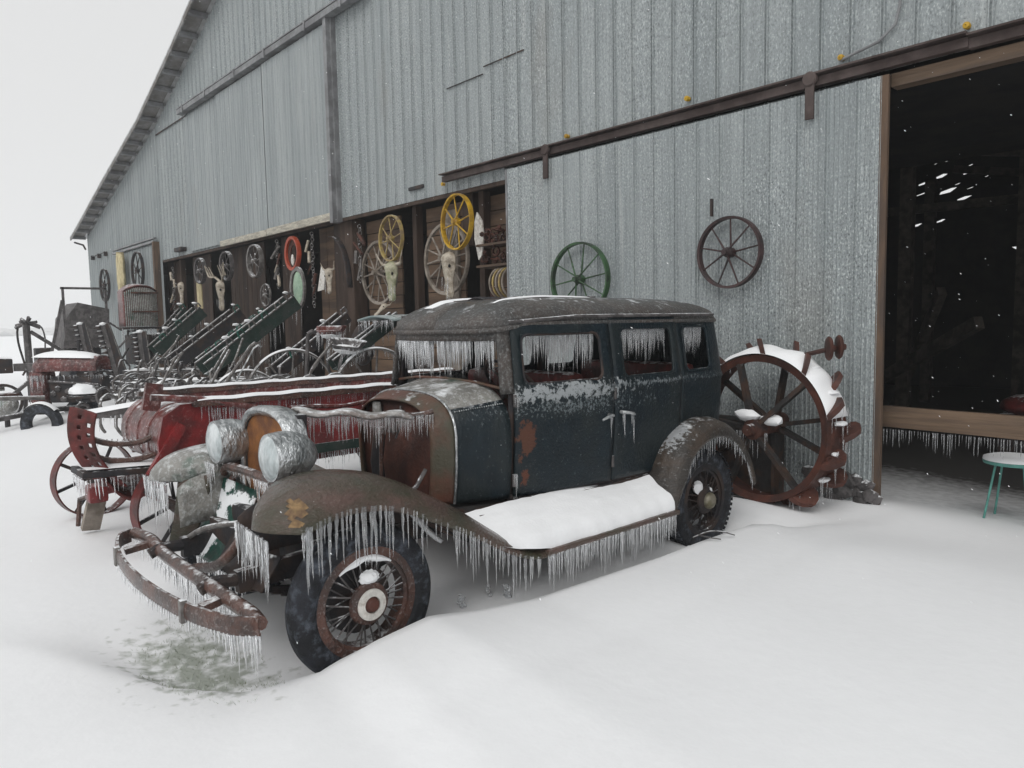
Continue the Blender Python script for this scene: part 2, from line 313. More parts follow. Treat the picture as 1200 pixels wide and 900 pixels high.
def row(pts, step, lmin, lmax, r=.005, jit=.3, pw=1.6, p=1.0):
    """icicle specs along a polyline"""
    out = []; pts = [Vector(q) for q in pts]
    for a, b in zip(pts, pts[1:]):
        n = max(1, int((b - a).length / step))
        for i in range(n):
            if random.random() > p: continue
            if mn.noise(Vector((a.x * 3 + a.y * 5 + i * step * 9, 7.7, 0))) < -.52: continue
            q = a.lerp(b, (i + .5 + random.uniform(-jit, jit)) / n)
            L = lmin + (lmax - lmin) * random.random() ** pw
            out.append((q.x, q.y, q.z + .004, L * (.98 + .5 * mn.noise(Vector((i * step * 14, a.x * 7, a.y * 5)))), r * (.55 + .5 * L / max(lmax, 1e-3)) * random.uniform(.65, 1.45)))
    return out
def interp(xs, ys, x): return float(np.interp(x, xs, ys))
def spline(pts, n):        # Catmull-Rom through pts
    P = [Vector(p) for p in pts]; P = [P[0] * 2 - P[1]] + P + [P[-1] * 2 - P[-2]]; out = []
    m_ = len(P) - 3
    for i in range(n + 1):
        t = i / n * m_; k = min(int(t), m_ - 1); t -= k; a, b, c, d = P[k:k + 4]
        out.append(.5 * ((2 * b) + (c - a) * t + (2 * a - 5 * b + 4 * c - d) * t * t + (3 * b - a - 3 * c + d) * t ** 3))
    return out

# ------------------------------------------------------------ the setting: snow ground, hills
RIDGE = np.array([(9, 5.6), (-1.6, 5.45), (-2.35, 5.15), (-2.72, 4.6), (-2.78, 3.6), (-2.79, 2.6), (-2.80, 2.2), (-2.81, 1.92), (-2.82, 1.62), (-2.86, 1.40), (-3.0, 1.16), (-3.3, .98), (-3.8, .80), (-4.6, .55), (-7, .1), (-20, -4)])
RH = np.array([.12, .12, .14, .16, .13, .15, .20, .25, .22, .15, .11, .09, .08, .07, .06, .05])
def ground_h(X, Y):
    X = np.asarray(X, float); Y = np.asarray(Y, float)
    best = np.full(X.shape, 1e9); sgn = np.zeros(X.shape); hh = np.zeros(X.shape)
    for i in range(len(RIDGE) - 1):
        a, b = RIDGE[i], RIDGE[i + 1]; d = b - a; L2 = d @ d
        t = np.clip(((X - a[0]) * d[0] + (Y - a[1]) * d[1]) / L2, 0, 1)
        qx, qy = a[0] + t * d[0], a[1] + t * d[1]; D = np.hypot(X - qx, Y - qy)
        cr = d[0] * (Y - a[1]) - d[1] * (X - a[0])
        u = D < best; best = np.where(u, D, best); sgn = np.where(u, np.where(cr > 0, 1, -1), sgn); hh = np.where(u, RH[i] + t * (RH[i + 1] - RH[i]), hh)
    s = best * sgn                               # >0 : camera side
    wd_ = np.interp(X, [-5.2, -4.2, -3.2, -2.55, -2.1], [.9, .22, .075, .075, .9]); k = np.clip((s + wd_) / (2 * wd_), 0, 1); k = k * k * (3 - 2 * k)
    far = np.exp(-np.clip(s, 0, None) / 1.2)
    h = (hh * k * far + np.interp(X, [-4.2, -2.4], [.08, .19]) * k * (1 - far))
    # scoured hollow round the front of the car, drifts elsewhere
    h -= .05 * np.exp(-(((X + 3.5) / .7) ** 2 + ((Y - 1.15) / .35) ** 2))
    h += .03 * np.sin(X * .9 + 1.3) * np.sin(Y * .7 + X * .25) * np.clip(best / 1.2, 0, 1)
    h += .008 * np.sin(X * 3.1 + Y * 1.7) * np.sin(Y * 2.6 - X * .8) * np.clip(best / .6, 0, 1)
    h += .10 * np.exp(-(((X + 2.5) / .9) ** 2 + ((Y - 6.0) / .45) ** 2)) + .12 * np.exp(-(((X + 3.2) / .7) ** 2 + ((Y - 5.25) / .35) ** 2))
    h += .28 * np.exp(-(((X + 13) / 6) ** 2 + ((Y - 4.0) / 2.0) ** 2)) * np.clip(-X - 7.5, 0, 1)
    h += .12 * np.exp(-(((X + 13.9) / .7) ** 2 + ((Y - 2.7) / .6) ** 2))
    h += .10 / (1 + np.exp(-(Y - 2.35) / .08)) / (1 + np.exp((Y - 4.25) / .15)) / (1 + np.exp(-(X + 4.5) / .1)) / (1 + np.exp((X + 2.95) / .05))
    h -= .10 * np.exp(-(((X + .8) / 2.5) ** 2 + ((Y - 8.0) / 1.5) ** 2))
    return h
def gh(x, y): return float(ground_h(np.array([x]), np.array([y]))[0])
def axis(c, n, sp, far):
    u = np.linspace(-1, 1, n); k = math.asinh(far / sp); return c + sp * np.sinh(u * k)
xs = axis(-3.2, 420, 1.6, 420); ys = axis(1.6, 420, 1.6, 420)
GX, GY = np.meshgrid(xs, ys, indexing='ij'); GZ = ground_h(GX, GY)
n1, n2 = GX.shape; V = np.stack([GX, GY, GZ], -1).reshape(-1, 3)
ii, jj = np.meshgrid(np.arange(n1 - 1), np.arange(n2 - 1), indexing='ij'); a = (ii * n2 + jj).ravel()
F_ = np.stack([a, a + n2, a + n2 + 1, a + 1], -1)
me = bpy.data.meshes.new('snow_ground'); me.from_pydata(V.tolist(), [], F_.tolist()); me.shade_smooth()
gm = mat('snow_ground', (.86, .87, .885), .9, flat=1, bump=.2, bsc=16)
t = gm.node_tree; N = t.nodes; K = t.links; p = N['Principled BSDF']; src = p.inputs['Base Color'].links[0].from_socket
tc = N.new('ShaderNodeTexCoord'); mp_ = N.new('ShaderNodeMapping'); mp_.inputs['Location'].default_value = (3.55 / .75, -1.12 / .33, 0); mp_.inputs['Scale'].default_value = (1 / .75, 1 / .33, 0)
K.new(tc.outputs['Object'], mp_.inputs[0]); ln = N.new('ShaderNodeVectorMath'); ln.operation = 'LENGTH'; K.new(mp_.outputs[0], ln.inputs[0])
nn = N.new('ShaderNodeTexNoise'); nn.inputs['Scale'].default_value = 14; nn.inputs['Detail'].default_value = 7; K.new(tc.outputs['Object'], nn.inputs[0])
ma = N.new('ShaderNodeMath'); ma.operation = 'MULTIPLY_ADD'; ma.inputs[1].default_value = 2.6; ma.inputs[2].default_value = -1.3; K.new(nn.outputs[0], ma.inputs[0])
mb2 = N.new('ShaderNodeMath'); mb2.operation = 'SUBTRACT'; K.new(ma.outputs[0], mb2.inputs[0]); K.new(ln.outputs['Value'], mb2.inputs[1])
mr = N.new('ShaderNodeMapRange'); mr.inputs[1].default_value = -.85; mr.inputs[2].default_value = -.25; mr.inputs[4].default_value = .75; K.new(mb2.outputs[0], mr.inputs[0])
xx = N.new('ShaderNodeMix'); xx.data_type = 'RGBA'; K.new(mr.outputs[0], xx.inputs[0]); K.new(src, xx.inputs[6]); xx.inputs[7].default_value = (.20, .23, .17, 1); K.new(xx.outputs[2], p.inputs['Base Color'])
# inside the barn the ground colour darkens from snow white to near black further in
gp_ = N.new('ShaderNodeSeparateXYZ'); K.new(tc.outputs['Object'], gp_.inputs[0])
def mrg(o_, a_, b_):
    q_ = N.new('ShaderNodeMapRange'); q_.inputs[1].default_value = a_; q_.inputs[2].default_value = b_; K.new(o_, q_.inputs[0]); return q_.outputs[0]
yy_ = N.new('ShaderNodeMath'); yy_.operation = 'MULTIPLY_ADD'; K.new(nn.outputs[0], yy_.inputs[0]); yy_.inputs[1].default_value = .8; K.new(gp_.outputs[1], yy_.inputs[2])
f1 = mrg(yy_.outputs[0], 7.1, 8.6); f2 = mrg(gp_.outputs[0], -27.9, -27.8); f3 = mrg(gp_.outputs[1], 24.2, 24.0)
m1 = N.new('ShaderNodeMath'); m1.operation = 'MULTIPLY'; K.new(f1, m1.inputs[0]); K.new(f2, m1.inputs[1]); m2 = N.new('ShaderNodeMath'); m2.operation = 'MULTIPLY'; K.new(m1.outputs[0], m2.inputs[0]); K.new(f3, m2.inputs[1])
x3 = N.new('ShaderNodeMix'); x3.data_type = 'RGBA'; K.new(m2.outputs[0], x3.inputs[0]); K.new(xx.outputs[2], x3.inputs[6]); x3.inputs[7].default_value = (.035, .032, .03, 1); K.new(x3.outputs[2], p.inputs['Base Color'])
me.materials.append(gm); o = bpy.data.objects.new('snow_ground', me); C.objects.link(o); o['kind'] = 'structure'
# icy grass poking through the scoured hollow
mb = MB()
for k in range(1500):
    q = random.random() * 6.283; r_ = random.random() ** .6; x_ = -3.5 + .72 * r_ * math.cos(q); y_ = 1.15 + .27 * r_ * math.sin(q)
    if mn.noise(Vector((x_ * 5, y_ * 5, 0))) < -.1: continue
    z_ = gh(x_, y_) - .004; L = random.uniform(.008, .026); a_ = random.random() * 6.28; wd = .0022; dx, dy = random.uniform(-1, 1) * L, random.uniform(-1, 1) * L
    c_, s_ = math.cos(a_) * wd, math.sin(a_) * wd
    mb.add([(x_ - c_, y_ - s_, z_), (x_ + c_, y_ + s_, z_), (x_ + dx, y_ + dy, z_ + L)], [(0, 1, 2)])
tag(mb.build('icy_grass', mat('icy_grass', (.22, .25, .17), .5, c2=(.5, .54, .5), sc=12, coat=.5), smooth=0, fix=False), 'short icy grass and stubble showing through the scoured snow by the bumper', 'grass', kind='stuff')
# far wood on the horizon
mb = MB(); rr = random.Random(4)
for k in range(900):
    q = rad(rr.uniform(140, 215)); D = rr.uniform(340, 390); h_ = rr.uniform(.8, 2.6)
    mb.blob((D * math.cos(q), D * math.sin(q), h_ * .4), (rr.uniform(3, 8), rr.uniform(3, 8), h_), 1, .4, 1.5, seed=k)
tag(mb.build('far_treeline', mat('bare_trees', (.55, .55, .55), .9), smooth=0, fix=False), 'low bare treeline fading into the falling snow on the horizon', 'trees', kind='stuff')

# ------------------------------------------------------------ barn
WY = 6.16
RP = [(-27.9, 4.70), (-23.7, 5.84), (-20.3, 6.72), (-17.75, 7.62), (-15.8, 8.39), (-10, 10.6), (-4.2, 8.39), (2, 6.6), (8, 4.7)]
def roofz(x): return interp([a for a, b in RP], [b for a, b in RP], x)
barn = thing('barn', 'long grey corrugated metal barn with open bays and a big sliding door', 'barn', (0, WY, 0))
def corr(x0, x1, zb, zt, y0=0, pitch=.2455, rib=.020, off=0, double=True, parent=barn, name='siding', m='siding', fine=0):
    """ribbed sheet: real ribs every pitch; zb, zt constants or functions of x; y0 local to the barn wall plane"""
    xs = set([x0, x1]); k0 = math.floor((x0 - off) / pitch) - 1; prof = []
    k = k0
    while off + k * pitch < x1 + pitch:
        b = off + k * pitch
        if double: prof += [(b - .006, 0), (b + .003, -rib), (b + .010, -rib), (b + .016, -.002), (b + .024, -.002), (b + .030, -rib * .8), (b + .037, -rib * .8), (b + .044, 0)]
        else: prof += [(b - .012, 0), (b, -rib), (b + .012, 0)]
        if fine:
            nf = fine
            for i in range(1, nf):
                c = b + .05 + (pitch - .055) * i / nf; prof += [(c - .008, 0), (c, -.008), (c + .008, 0)]
        k += 1
    prof.sort(); px = [a for a, b in prof]; py = [b for a, b in prof]
    X = [x0] + [a for a in px if x0 + .002 < a < x1 - .002] + [x1]
    for a, b in RP:
        if x0 < a < x1 and callable(zt): X.append(a)
    X.sort(); mb = MB(); ZT = zt if callable(zt) else (lambda q: zt); ZB = zb if callable(zb) else (lambda q: zb)
    vs = []; fs = []
    for x in X:
        y = y0 + interp(px, py, x); a, b = ZB(x), ZT(x)
        for j in range(3): vs.append((x, y, a + (b - a) * j / 2))
    for i in range(len(X) - 1):
        for j in range(2): fs.append((i * 3 + j, (i + 1) * 3 + j, (i + 1) * 3 + j + 1, i * 3 + j + 1))
    mb.add(vs, fs); return mb.build(name, m, parent, smooth=0, solid=.003, fix=False)
corr(-27.9, -20.2, -.3, lambda x: roofz(x) - .03, fine=3, m='siding_far')
corr(-20.2, -6.9, 3.36, lambda x: roofz(x) - .03, fine=2)
corr(-6.9, 8, 3.50, lambda x: roofz(x) - .03, y0=-.006, fine=0)
corr(4.6, 8, -.3, 3.49, y0=-.006)
corr(-6.69, -2.55, -.3, 3.49, y0=.02, m='siding_far')
# flat header strip under the track over the bay next to the door
MB().box((-7.4, .03, 3.43), (1.3, .05, .12)).build('header_board', 'siding_far', barn)
# hem of the wall at the open bays
MB().beam((-20.2, .02, 3.34), (-11.05, .02, 3.33), .05, .06).build('header_board', 'board', barn)
MB().beam((-11.0, .02, 3.33), (-6.8, .02, 3.33), .05, .05).build('header_board', 'board', barn)
# upper hanging doors under their own track
d1 = corr(-15.86, -13.56, 3.42, lambda x: 6.46, y0=-.09, pitch=.23, rib=.012, fine=2, name='hanging_door', m='siding_far')
d2 = corr(-13.53, -11.06, 3.42, lambda x: 6.47, y0=-.10, pitch=.23, rib=.012, fine=2, name='hanging_door', m='siding_far')
MB().rbox((-14.72, -.125, 3.38), (2.3, .05, .12), .008).build('hem_board', 'cream', d1)
MB().rbox((-12.3, -.13, 3.385), (2.46, .05, .13), .008).build('hem_board', 'cream', d2)
d3 = corr(-18.0, -15.88, 3.40, lambda x: 6.45, y0=-.05, pitch=.23, rib=.012, fine=2, name='hanging_door', m='siding_far')
mb = MB().box((-11.0, -.09, 4.92), (.10, .14, 3.28)); mb.box((-10.93, -.05, 4.92), (.05, .08, 3.26)).build('trim_post', 'flash', barn)
mb = MB().box((-13.9, -.12, 6.56), (8.2, .14, .10)); mb.box((-13.9, -.10, 6.63), (8.2, .20, .02)); mb.build('upper_track', 'flash', barn)
for x in (-17.6, -16.2, -14.6, -13.2, -11.6, -10.4): MB().rbox((x, -.2, 6.56), (.05, .02, .17), .006).build('track_bracket', 'flash', barn)
MB().box((-19.0, -.03, 6.49), (2.2, .012, .03)).build('seam_strip', 'iron_bare', barn)
MB().box((-7.63, -.02, 4.71), (.75, .008, .014)).build('seam_strip', 'iron_bare', barn)
MB().box((-6.87, -.022, 4.795), (.74, .008, .014)).build('seam_strip', 'iron_bare', barn)
# roof: sheet, purlin ends below the overhang, barge board
mb = MB(); R2 = [(-28.35, 4.60)] + RP + [(8.4, 4.58)]
def top(x): return interp([a for a, b in R2], [b for a, b in R2], x)
n = len(R2); mb = MB()
vs = []
for x, z in R2:
    for y in (-.42, 22): vs += [(x, y, z + .10), (x, y, z + .14)]
fs = []
for i in range(n - 1):
    a = i * 4; b = a + 4
    fs += [(a, b, b + 2, a + 2), (a + 1, a + 3, b + 3, b + 1), (a, a + 1, b + 1, b), (a + 2, b + 2, b + 3, a + 3)]
mb.add(vs, fs); mb.build('roof', 'rooftin', barn, smooth=0)
mb = MB()
for i in range(n - 1):
    (x0, z0), (x1, z1) = R2[i], R2[i + 1]; mb.beam((x0, -.40, z0 + .07), (x1, -.40, z1 + .07), .035, .12)
mb.build('barge_board', 'soffit', barn)
mb = MB()
for i in range(n - 1):
    (x0, z0), (x1, z1) = R2[i], R2[i + 1]; mb.beam((x0, -.21, z0 + .085), (x1, -.21, z1 + .085), .34, .012)
mb.build('soffit', 'soffit', barn)
x = -28.1
while x < -12:
    MB().box((x, -.2, top(x) + .03), (.12, .38, .09)).build('purlin_end', 'flash', barn); x += .62
MB().tube([(-28.3, -.3, 4.55), (-28.05, -.1, 4.45), (-27.95, -.06, 4.3)], .03, 8).build('gutter_elbow', 'iron', barn)
# sliding door track, hangers, conduit, insulators
mb = MB().box((-4.9, -.11, 3.515), (6.2, .07, .07)); mb.box((-4.9, -.13, 3.57), (6.2, .14, .015)); mb.box((-.0, -.10, 3.505), (3.6, .06, .07)); mb.box((0, -.12, 3.555), (3.6, .14, .015)); mb.build('door_track', 'steel_track', barn)
MB().box((.6, .02, 3.405), (5.9, .12, .10)).build('lintel', 'beamwood', barn)
pts = [(-2.3, -.04, 5.4), (-2.3, -.04, 3.95), (-2.33, -.04, 3.82), (-2.45, -.05, 3.72), (-2.75, -.05, 3.66)]
MB().tube(pts, .012, 8).build('conduit', 'flash', barn)
for x, z in ((-8.11, 3.48), (-7.76, 3.56), (-5.8, 3.66), (-4.21, 3.70), (-2.74, 3.68), (-1.84, 3.66)):
    mb = MB().lathe([(.004, -.06), (.022, -.055), (.026, -.04), (.014, -.03), (.024, -.015), (.02, 0)], (x, -.012, z), 'y', 10); mb.build('fence_insulator', 'yellow', barn)
mb = MB().rbox((-8.76, -.03, 3.53), (.36, .03, .05), .008); mb.build('wall_bracket', 'iron', barn)
# big sliding door
door = corr(-6.70, -2.38, .02, 3.43, y0=-.14, off=.245 * .5, fine=5, name='sliding_door', m='siding_door', rib=.016)
MB().beam((-2.36, -.125, .0), (-2.36, -.125, 3.43), .06, .035, up=(0, 1, 0)).build('door_edge', 'edgewood', door)
MB().beam((-6.72, -.12, .0), (-6.72, -.12, 3.43), .03, .05, up=(0, 1, 0)).build('door_edge', 'flash', door)
for x in (-6.0, -2.93):
    mb = MB().rbox((x, -.185, 3.38), (.075, .02, .34), .006); mb.lathe([(0, -.03), (.05, -.03), (.06, -.02), (.06, .01), (0, .01)], (x, -.18, 3.53), 'y', 16); mb.build('door_hanger', 'steel_track', door)
MB().rbox((-3.86, -.165, 2.62), (.02, .03, .16), .005).build('door_hook', 'iron', door)
mb = MB()
for k in range(26): mb.blob((random.uniform(-2.9, -2.35), random.uniform(-.19, -.13), random.uniform(.1, .32)), (.07, .035, .06), 1, .5, 5, seed=k)
mb.build('frozen_debris', 'iron_frost', door)
# board rail across the doorway
rail = MB().rbox((.2, .12, .75), (5.3, .07, .17), .006, Matrix.Rotation(.01, 3, 'Y')).build('doorway_rail', 'beamwood', barn)
icicles(barn, row([(-2.40, .09, .67), (.9, .09, .66)], .021, .05, .17, .0045, pw=.8), cap=60)
icicles(door, row([(-2.9, -.165, .10), (-2.36, -.165, .10)], .03, .06, .12, .005), cap=10)
# interior: earth-dark back wall with torn holes, side walls, posts, rafters
cu = bpy.data.curves.new('rear_wall', 'CURVE'); cu.dimensions = '2D'; cu.fill_mode = 'BOTH'
def poly(pts):
    s = cu.splines.new('POLY'); s.points.add(len(pts) - 1); s.use_cyclic_u = True
    for q, (a, b) in zip(s.points, pts): q.co = (a, b, 0, 1)
poly([(-27.8, -.3), (8, -.3), (8, 4.6), (-10, 10.5), (-27.8, 4.6)])
def hole(x, z, wd, ht, sl=.15, n=5):
    poly([(x + wd * .5 * math.cos(q) , z + ht * .5 * math.sin(q) * rr.uniform(.7, 1.2) + sl * wd * .5 * math.cos(q)) for q in [6.283 * i / n + rr.uniform(-.2, .2) for i in range(n)]])
BY = 12.0   # rear wall distance behind the front wall
for (x, z, wd, ht) in ((-6.24, 4.53, .30, .10), (-5.87, 4.64, .30, .20), (-5.74, 4.30, .46, .17), (-5.42, 4.10, .40, .13), (-6.34, 3.62, .26, .12), (-5.88, 3.66, .28, .09), (-6.28, 4.30, .28, .07), (-5.72, 4.97, .26, .09), (-6.12, 3.70, .16, .04), (-5.4, 4.62, .16, .08), (-5.32, 4.78, .16, .05),
                       (-5.55, 4.42, .16, .05), (-6.05, 4.05, .16, .05), (-5.3, 4.3, .2, .05), (-5.0, 4.5, .12, .04), (-6.0, 4.92, .1, .05), (-5.55, 3.9, .12, .04)): hole(x, z, wd * .85, ht * .55, .25)
poly([(-4.50, 2.97), (-4.22, 2.78), (-3.9, 2.80), (-3.9, 3.0)])
ob = bpy.data.objects.new('rear_wall_curve', cu); me = bpy.data.meshes.new_from_object(ob); bpy.data.objects.remove(ob)
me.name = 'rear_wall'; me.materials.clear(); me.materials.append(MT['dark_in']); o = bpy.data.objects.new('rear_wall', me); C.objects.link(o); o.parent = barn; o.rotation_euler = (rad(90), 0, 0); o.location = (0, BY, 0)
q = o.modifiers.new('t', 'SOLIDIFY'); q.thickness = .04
MB().box((-27.85, 9, 2.3), (.08, 18, 5)).build('side_wall', 'siding_far', barn); MB().box((8.0, 9, 2.3), (.08, 18, 5)).build('side_wall', 'siding_far', barn)
mb = MB()
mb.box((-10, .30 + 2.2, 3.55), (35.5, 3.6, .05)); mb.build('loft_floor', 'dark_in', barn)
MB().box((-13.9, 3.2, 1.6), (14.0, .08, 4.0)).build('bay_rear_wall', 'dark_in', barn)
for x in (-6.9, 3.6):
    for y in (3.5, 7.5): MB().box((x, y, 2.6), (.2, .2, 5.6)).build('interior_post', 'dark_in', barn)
for a_, b_ in (((-6.9, 6, 4.6), (2, 6.5, 2.9)), ((-5.2, 5.5, .2), (-2.6, 3.2, 1.5)), ((-4.6, 6.2, .1), (-3.4, 4.5, 1.9)), ((-6, 7.5, 3.4), (2, 7.5, 3.3)), ((-5, 10, 4.4), (3, 9.5, 2.6))):
    MB().beam(a_, b_, .10, .14).build('interior_brace', 'interior_wood', barn)
for x, y in ((-4.1, 5.2), (-3.1, 7.0), (-1.6, 8.0), (-4.9, 8.5)): MB().box((x, y, 1.9), (.16, .16, 4.2)).build('interior_post', 'interior_wood', barn)
# boarded piers and open bays along the front (x0, x1, board material, depth)
piers = [(-20.95, -19.75, 'board'), (-18.95, -17.75, 'board'), (-16.6, -14.75, 'board'), (-13.95, -13.2, 'board'), (-12.35, -11.55, 'plank')]
for k, (x0, x1, m_) in enumerate(piers):
    mb = MB(); n = max(2, int((x1 - x0) / .22))
    for i in range(n):
        a = x0 + (x1 - x0) * (i + .5) / n; mb.box((a, .34 + random.uniform(-.01, .01), 1.6), ((x1 - x0) / n - .012, .03, 3.5))
    mb.build('board_pier', m_, barn)
MB().rbox((-11.1, .22, 1.6), (.62, .26, 3.5), .03).build('brown_post', 'board', barn)
def planks(x0, x1, z0, z1, y, m_='plank'):
    mb = MB(); n = max(1, int((z1 - z0) / .2))
    for i in range(n): mb.box(((x0 + x1) / 2, y + random.uniform(-.01, .01), z0 + (z1 - z0) * (i + .5) / n), (x1 - x0, .03, (z1 - z0) / n - .012))
    mb.build('plank_wall', m_, barn)
planks(-10.75, -9.75, -.2, 3.3, .36); planks(-9.05, -8.15, -.2, 3.3, .36); planks(-7.62, -6.8, -.2, 3.3, .38)
MB().box((-8.4, .31, 1.5), (.3, .05, 3.4)).build('interior_post', 'old_wood', barn)
for x in (-9.22, -7.66, -19.65): MB().box((x, .3, 1.6), (.10, .12, 3.5)).build('interior_post', 'board', barn)
MB().box((-7.9, .25, 3.0), (.22, .1, .7)).build('interior_post', 'board', barn)
# little door at the far end with its hood
sd_ = corr(-24.3, -20.5, 0, 3.8, y0=-.07, fine=2, name='side_sliding_door', m='siding_far')
mb = MB().box((-22.4, -.1, 3.86), (4.0, .10, .05)); mb.box((-22.4, -.1, 3.95), (4.0, .08, .03)); mb.build('door_rail', 'flash', sd_)
MB().box((-20.4, -.09, 1.9), (.12, .16, 3.9)).build('door_post', 'edgewood', sd_)
mb = MB()
for x in (-27.0, -26.2, -25.4): mb.rbox((x, -.08, 3.95), (.08, .1, .14), .01)
mb.tube([(-27.0, -.09, 3.98), (-25.4, -.09, 4.0)], .012, 6); mb.build('wall_insulator', 'iron', barn)
MB().rbox((-18.6, -.08, 3.50), (.5, .14, .10), .02).build('wall_lamp', 'iron', barn)

# ------------------------------------------------------------ the car (local: x across, near side +; y to the rear; z up; origin below the front axle)
car = thing('vintage_sedan', 'derelict 1930s dark sedan with brown fenders, hung with icicles, half sunk in snow', 'car', (-3.63, 1.71, 0))
PL = [(.62, .39), (.73, .445), (1.04, .572), (1.4, .64), (1.8, .68), (2.25, .692), (2.6, .688), (2.85, .672), (3.04, .645), (3.15, .56), (3.21, .42), (3.23, .2), (3.23, 0)]
P3 = spline([(b, a, 0) for a, b in PL], 240); SL = [0]
for a, b in zip(P3, P3[1:]): SL.append(SL[-1] + (b - a).length)
def plan(u):       # u = arc length along the side from the cowl front
    u = max(0, min(SL[-1], u)); x = interp(SL, [q.x for q in P3], u); y = interp(SL, [q.y for q in P3], u)
    x2 = interp(SL, [q.x for q in P3], min(SL[-1], u + .01)); y2 = interp(SL, [q.y for q in P3], min(SL[-1], u + .01))
    x1 = interp(SL, [q.x for q in P3], max(0, u - .01)); y1 = interp(SL, [q.y for q in P3], max(0, u - .01))
    t_ = Vector((x2 - x1, y2 - y1)).normalized(); return x, y, t_.y, -t_.x      # outward normal (nx, ny)
def u_at(y): return interp([q.y for q in P3[:200]], SL[:200], y)
def inset(z): 
    if z > 1.20: return .0 + .062 * ((z - 1.20) / .42) ** 1.15
    return .045 * ((1.20 - z) / .62) ** 2
def surf(u, z, off=0, sx=1):
    x, y, nx, ny = plan(u); k = -inset(z) + off + (.012 * math.exp(-((z - 1.19) / .018) ** 2) if y > .6 else 0)
    return Vector((sx * max(0, x + nx * k), y + ny * k, z))
def panel(sx, u0, u1, z0, z1, win=None, off=0, du=.035, dz=.03, r=0):
    """body skin patch u0..u1 x z0..z1 with an optional window (ua, ub, za, zb) with rounded corners"""
    us = set(np.linspace(u0, u1, max(2, int((u1 - u0) / du) + 1)).tolist()); zs = set(np.linspace(z0, z1, max(2, int((z1 - z0) / dz) + 1)).tolist())
    if win:
        for q in win[:2]: us = {v for v in us if abs(v - q) > .012} | {q}
        for q in win[2:]: zs = {v for v in zs if abs(v - q) > .01} | {q}
    us |= {u0, u1}; zs |= {z0, z1}; us = sorted(us); zs = sorted(zs); mb = MB()
    def nudge(u, z):
        if not win: return u, z
        ua, ub, za, zb = win; rr_ = .04
        return u, z
    vs = [surf(u, z, off, sx) for u in us for z in zs]; nz = len(zs); fs = []
    for i in range(len(us) - 1):
        for j in range(nz - 1):
            cu_, cz_ = (us[i] + us[i + 1]) / 2, (zs[j] + zs[j + 1]) / 2
            if win and win[0] < cu_ < win[1] and win[2] < cz_ < win[3]: continue
            fs.append((i * nz + j, (i + 1) * nz + j, (i + 1) * nz + j + 1, i * nz + j + 1))
    mb.add(vs, fs)
    if win:      # corner fillets
        ua, ub, za, zb = win; rc = .045
        for cu0, cz0, su, sz in ((ua, za, 1, 1), (ub, za, -1, 1), (ua, zb, 1, -1), (ub, zb, -1, -1)):
            arc = [(cu0 + su * rc * (1 - math.sin(q)), cz0 + sz * rc * (1 - math.cos(q))) for q in np.linspace(0, math.pi / 2, 6)]
            pts = [surf(cu0, cz0, off, sx)] + [surf(a, b, off, sx) for a, b in arc]
            mb.add(pts, [(0, i, i + 1) for i in range(1, len(pts) - 1)])
    return mb
WIN = dict(f=(u_at(1.115), u_at(1.70), 1.245, 1.53), r=(u_at(1.885), u_at(2.405), 1.245, 1.55), q=(u_at(2.555), u_at(2.88), 1.245, 1.55))
UA, UB, UC = u_at(1.045), u_at(1.79), u_at(2.475)
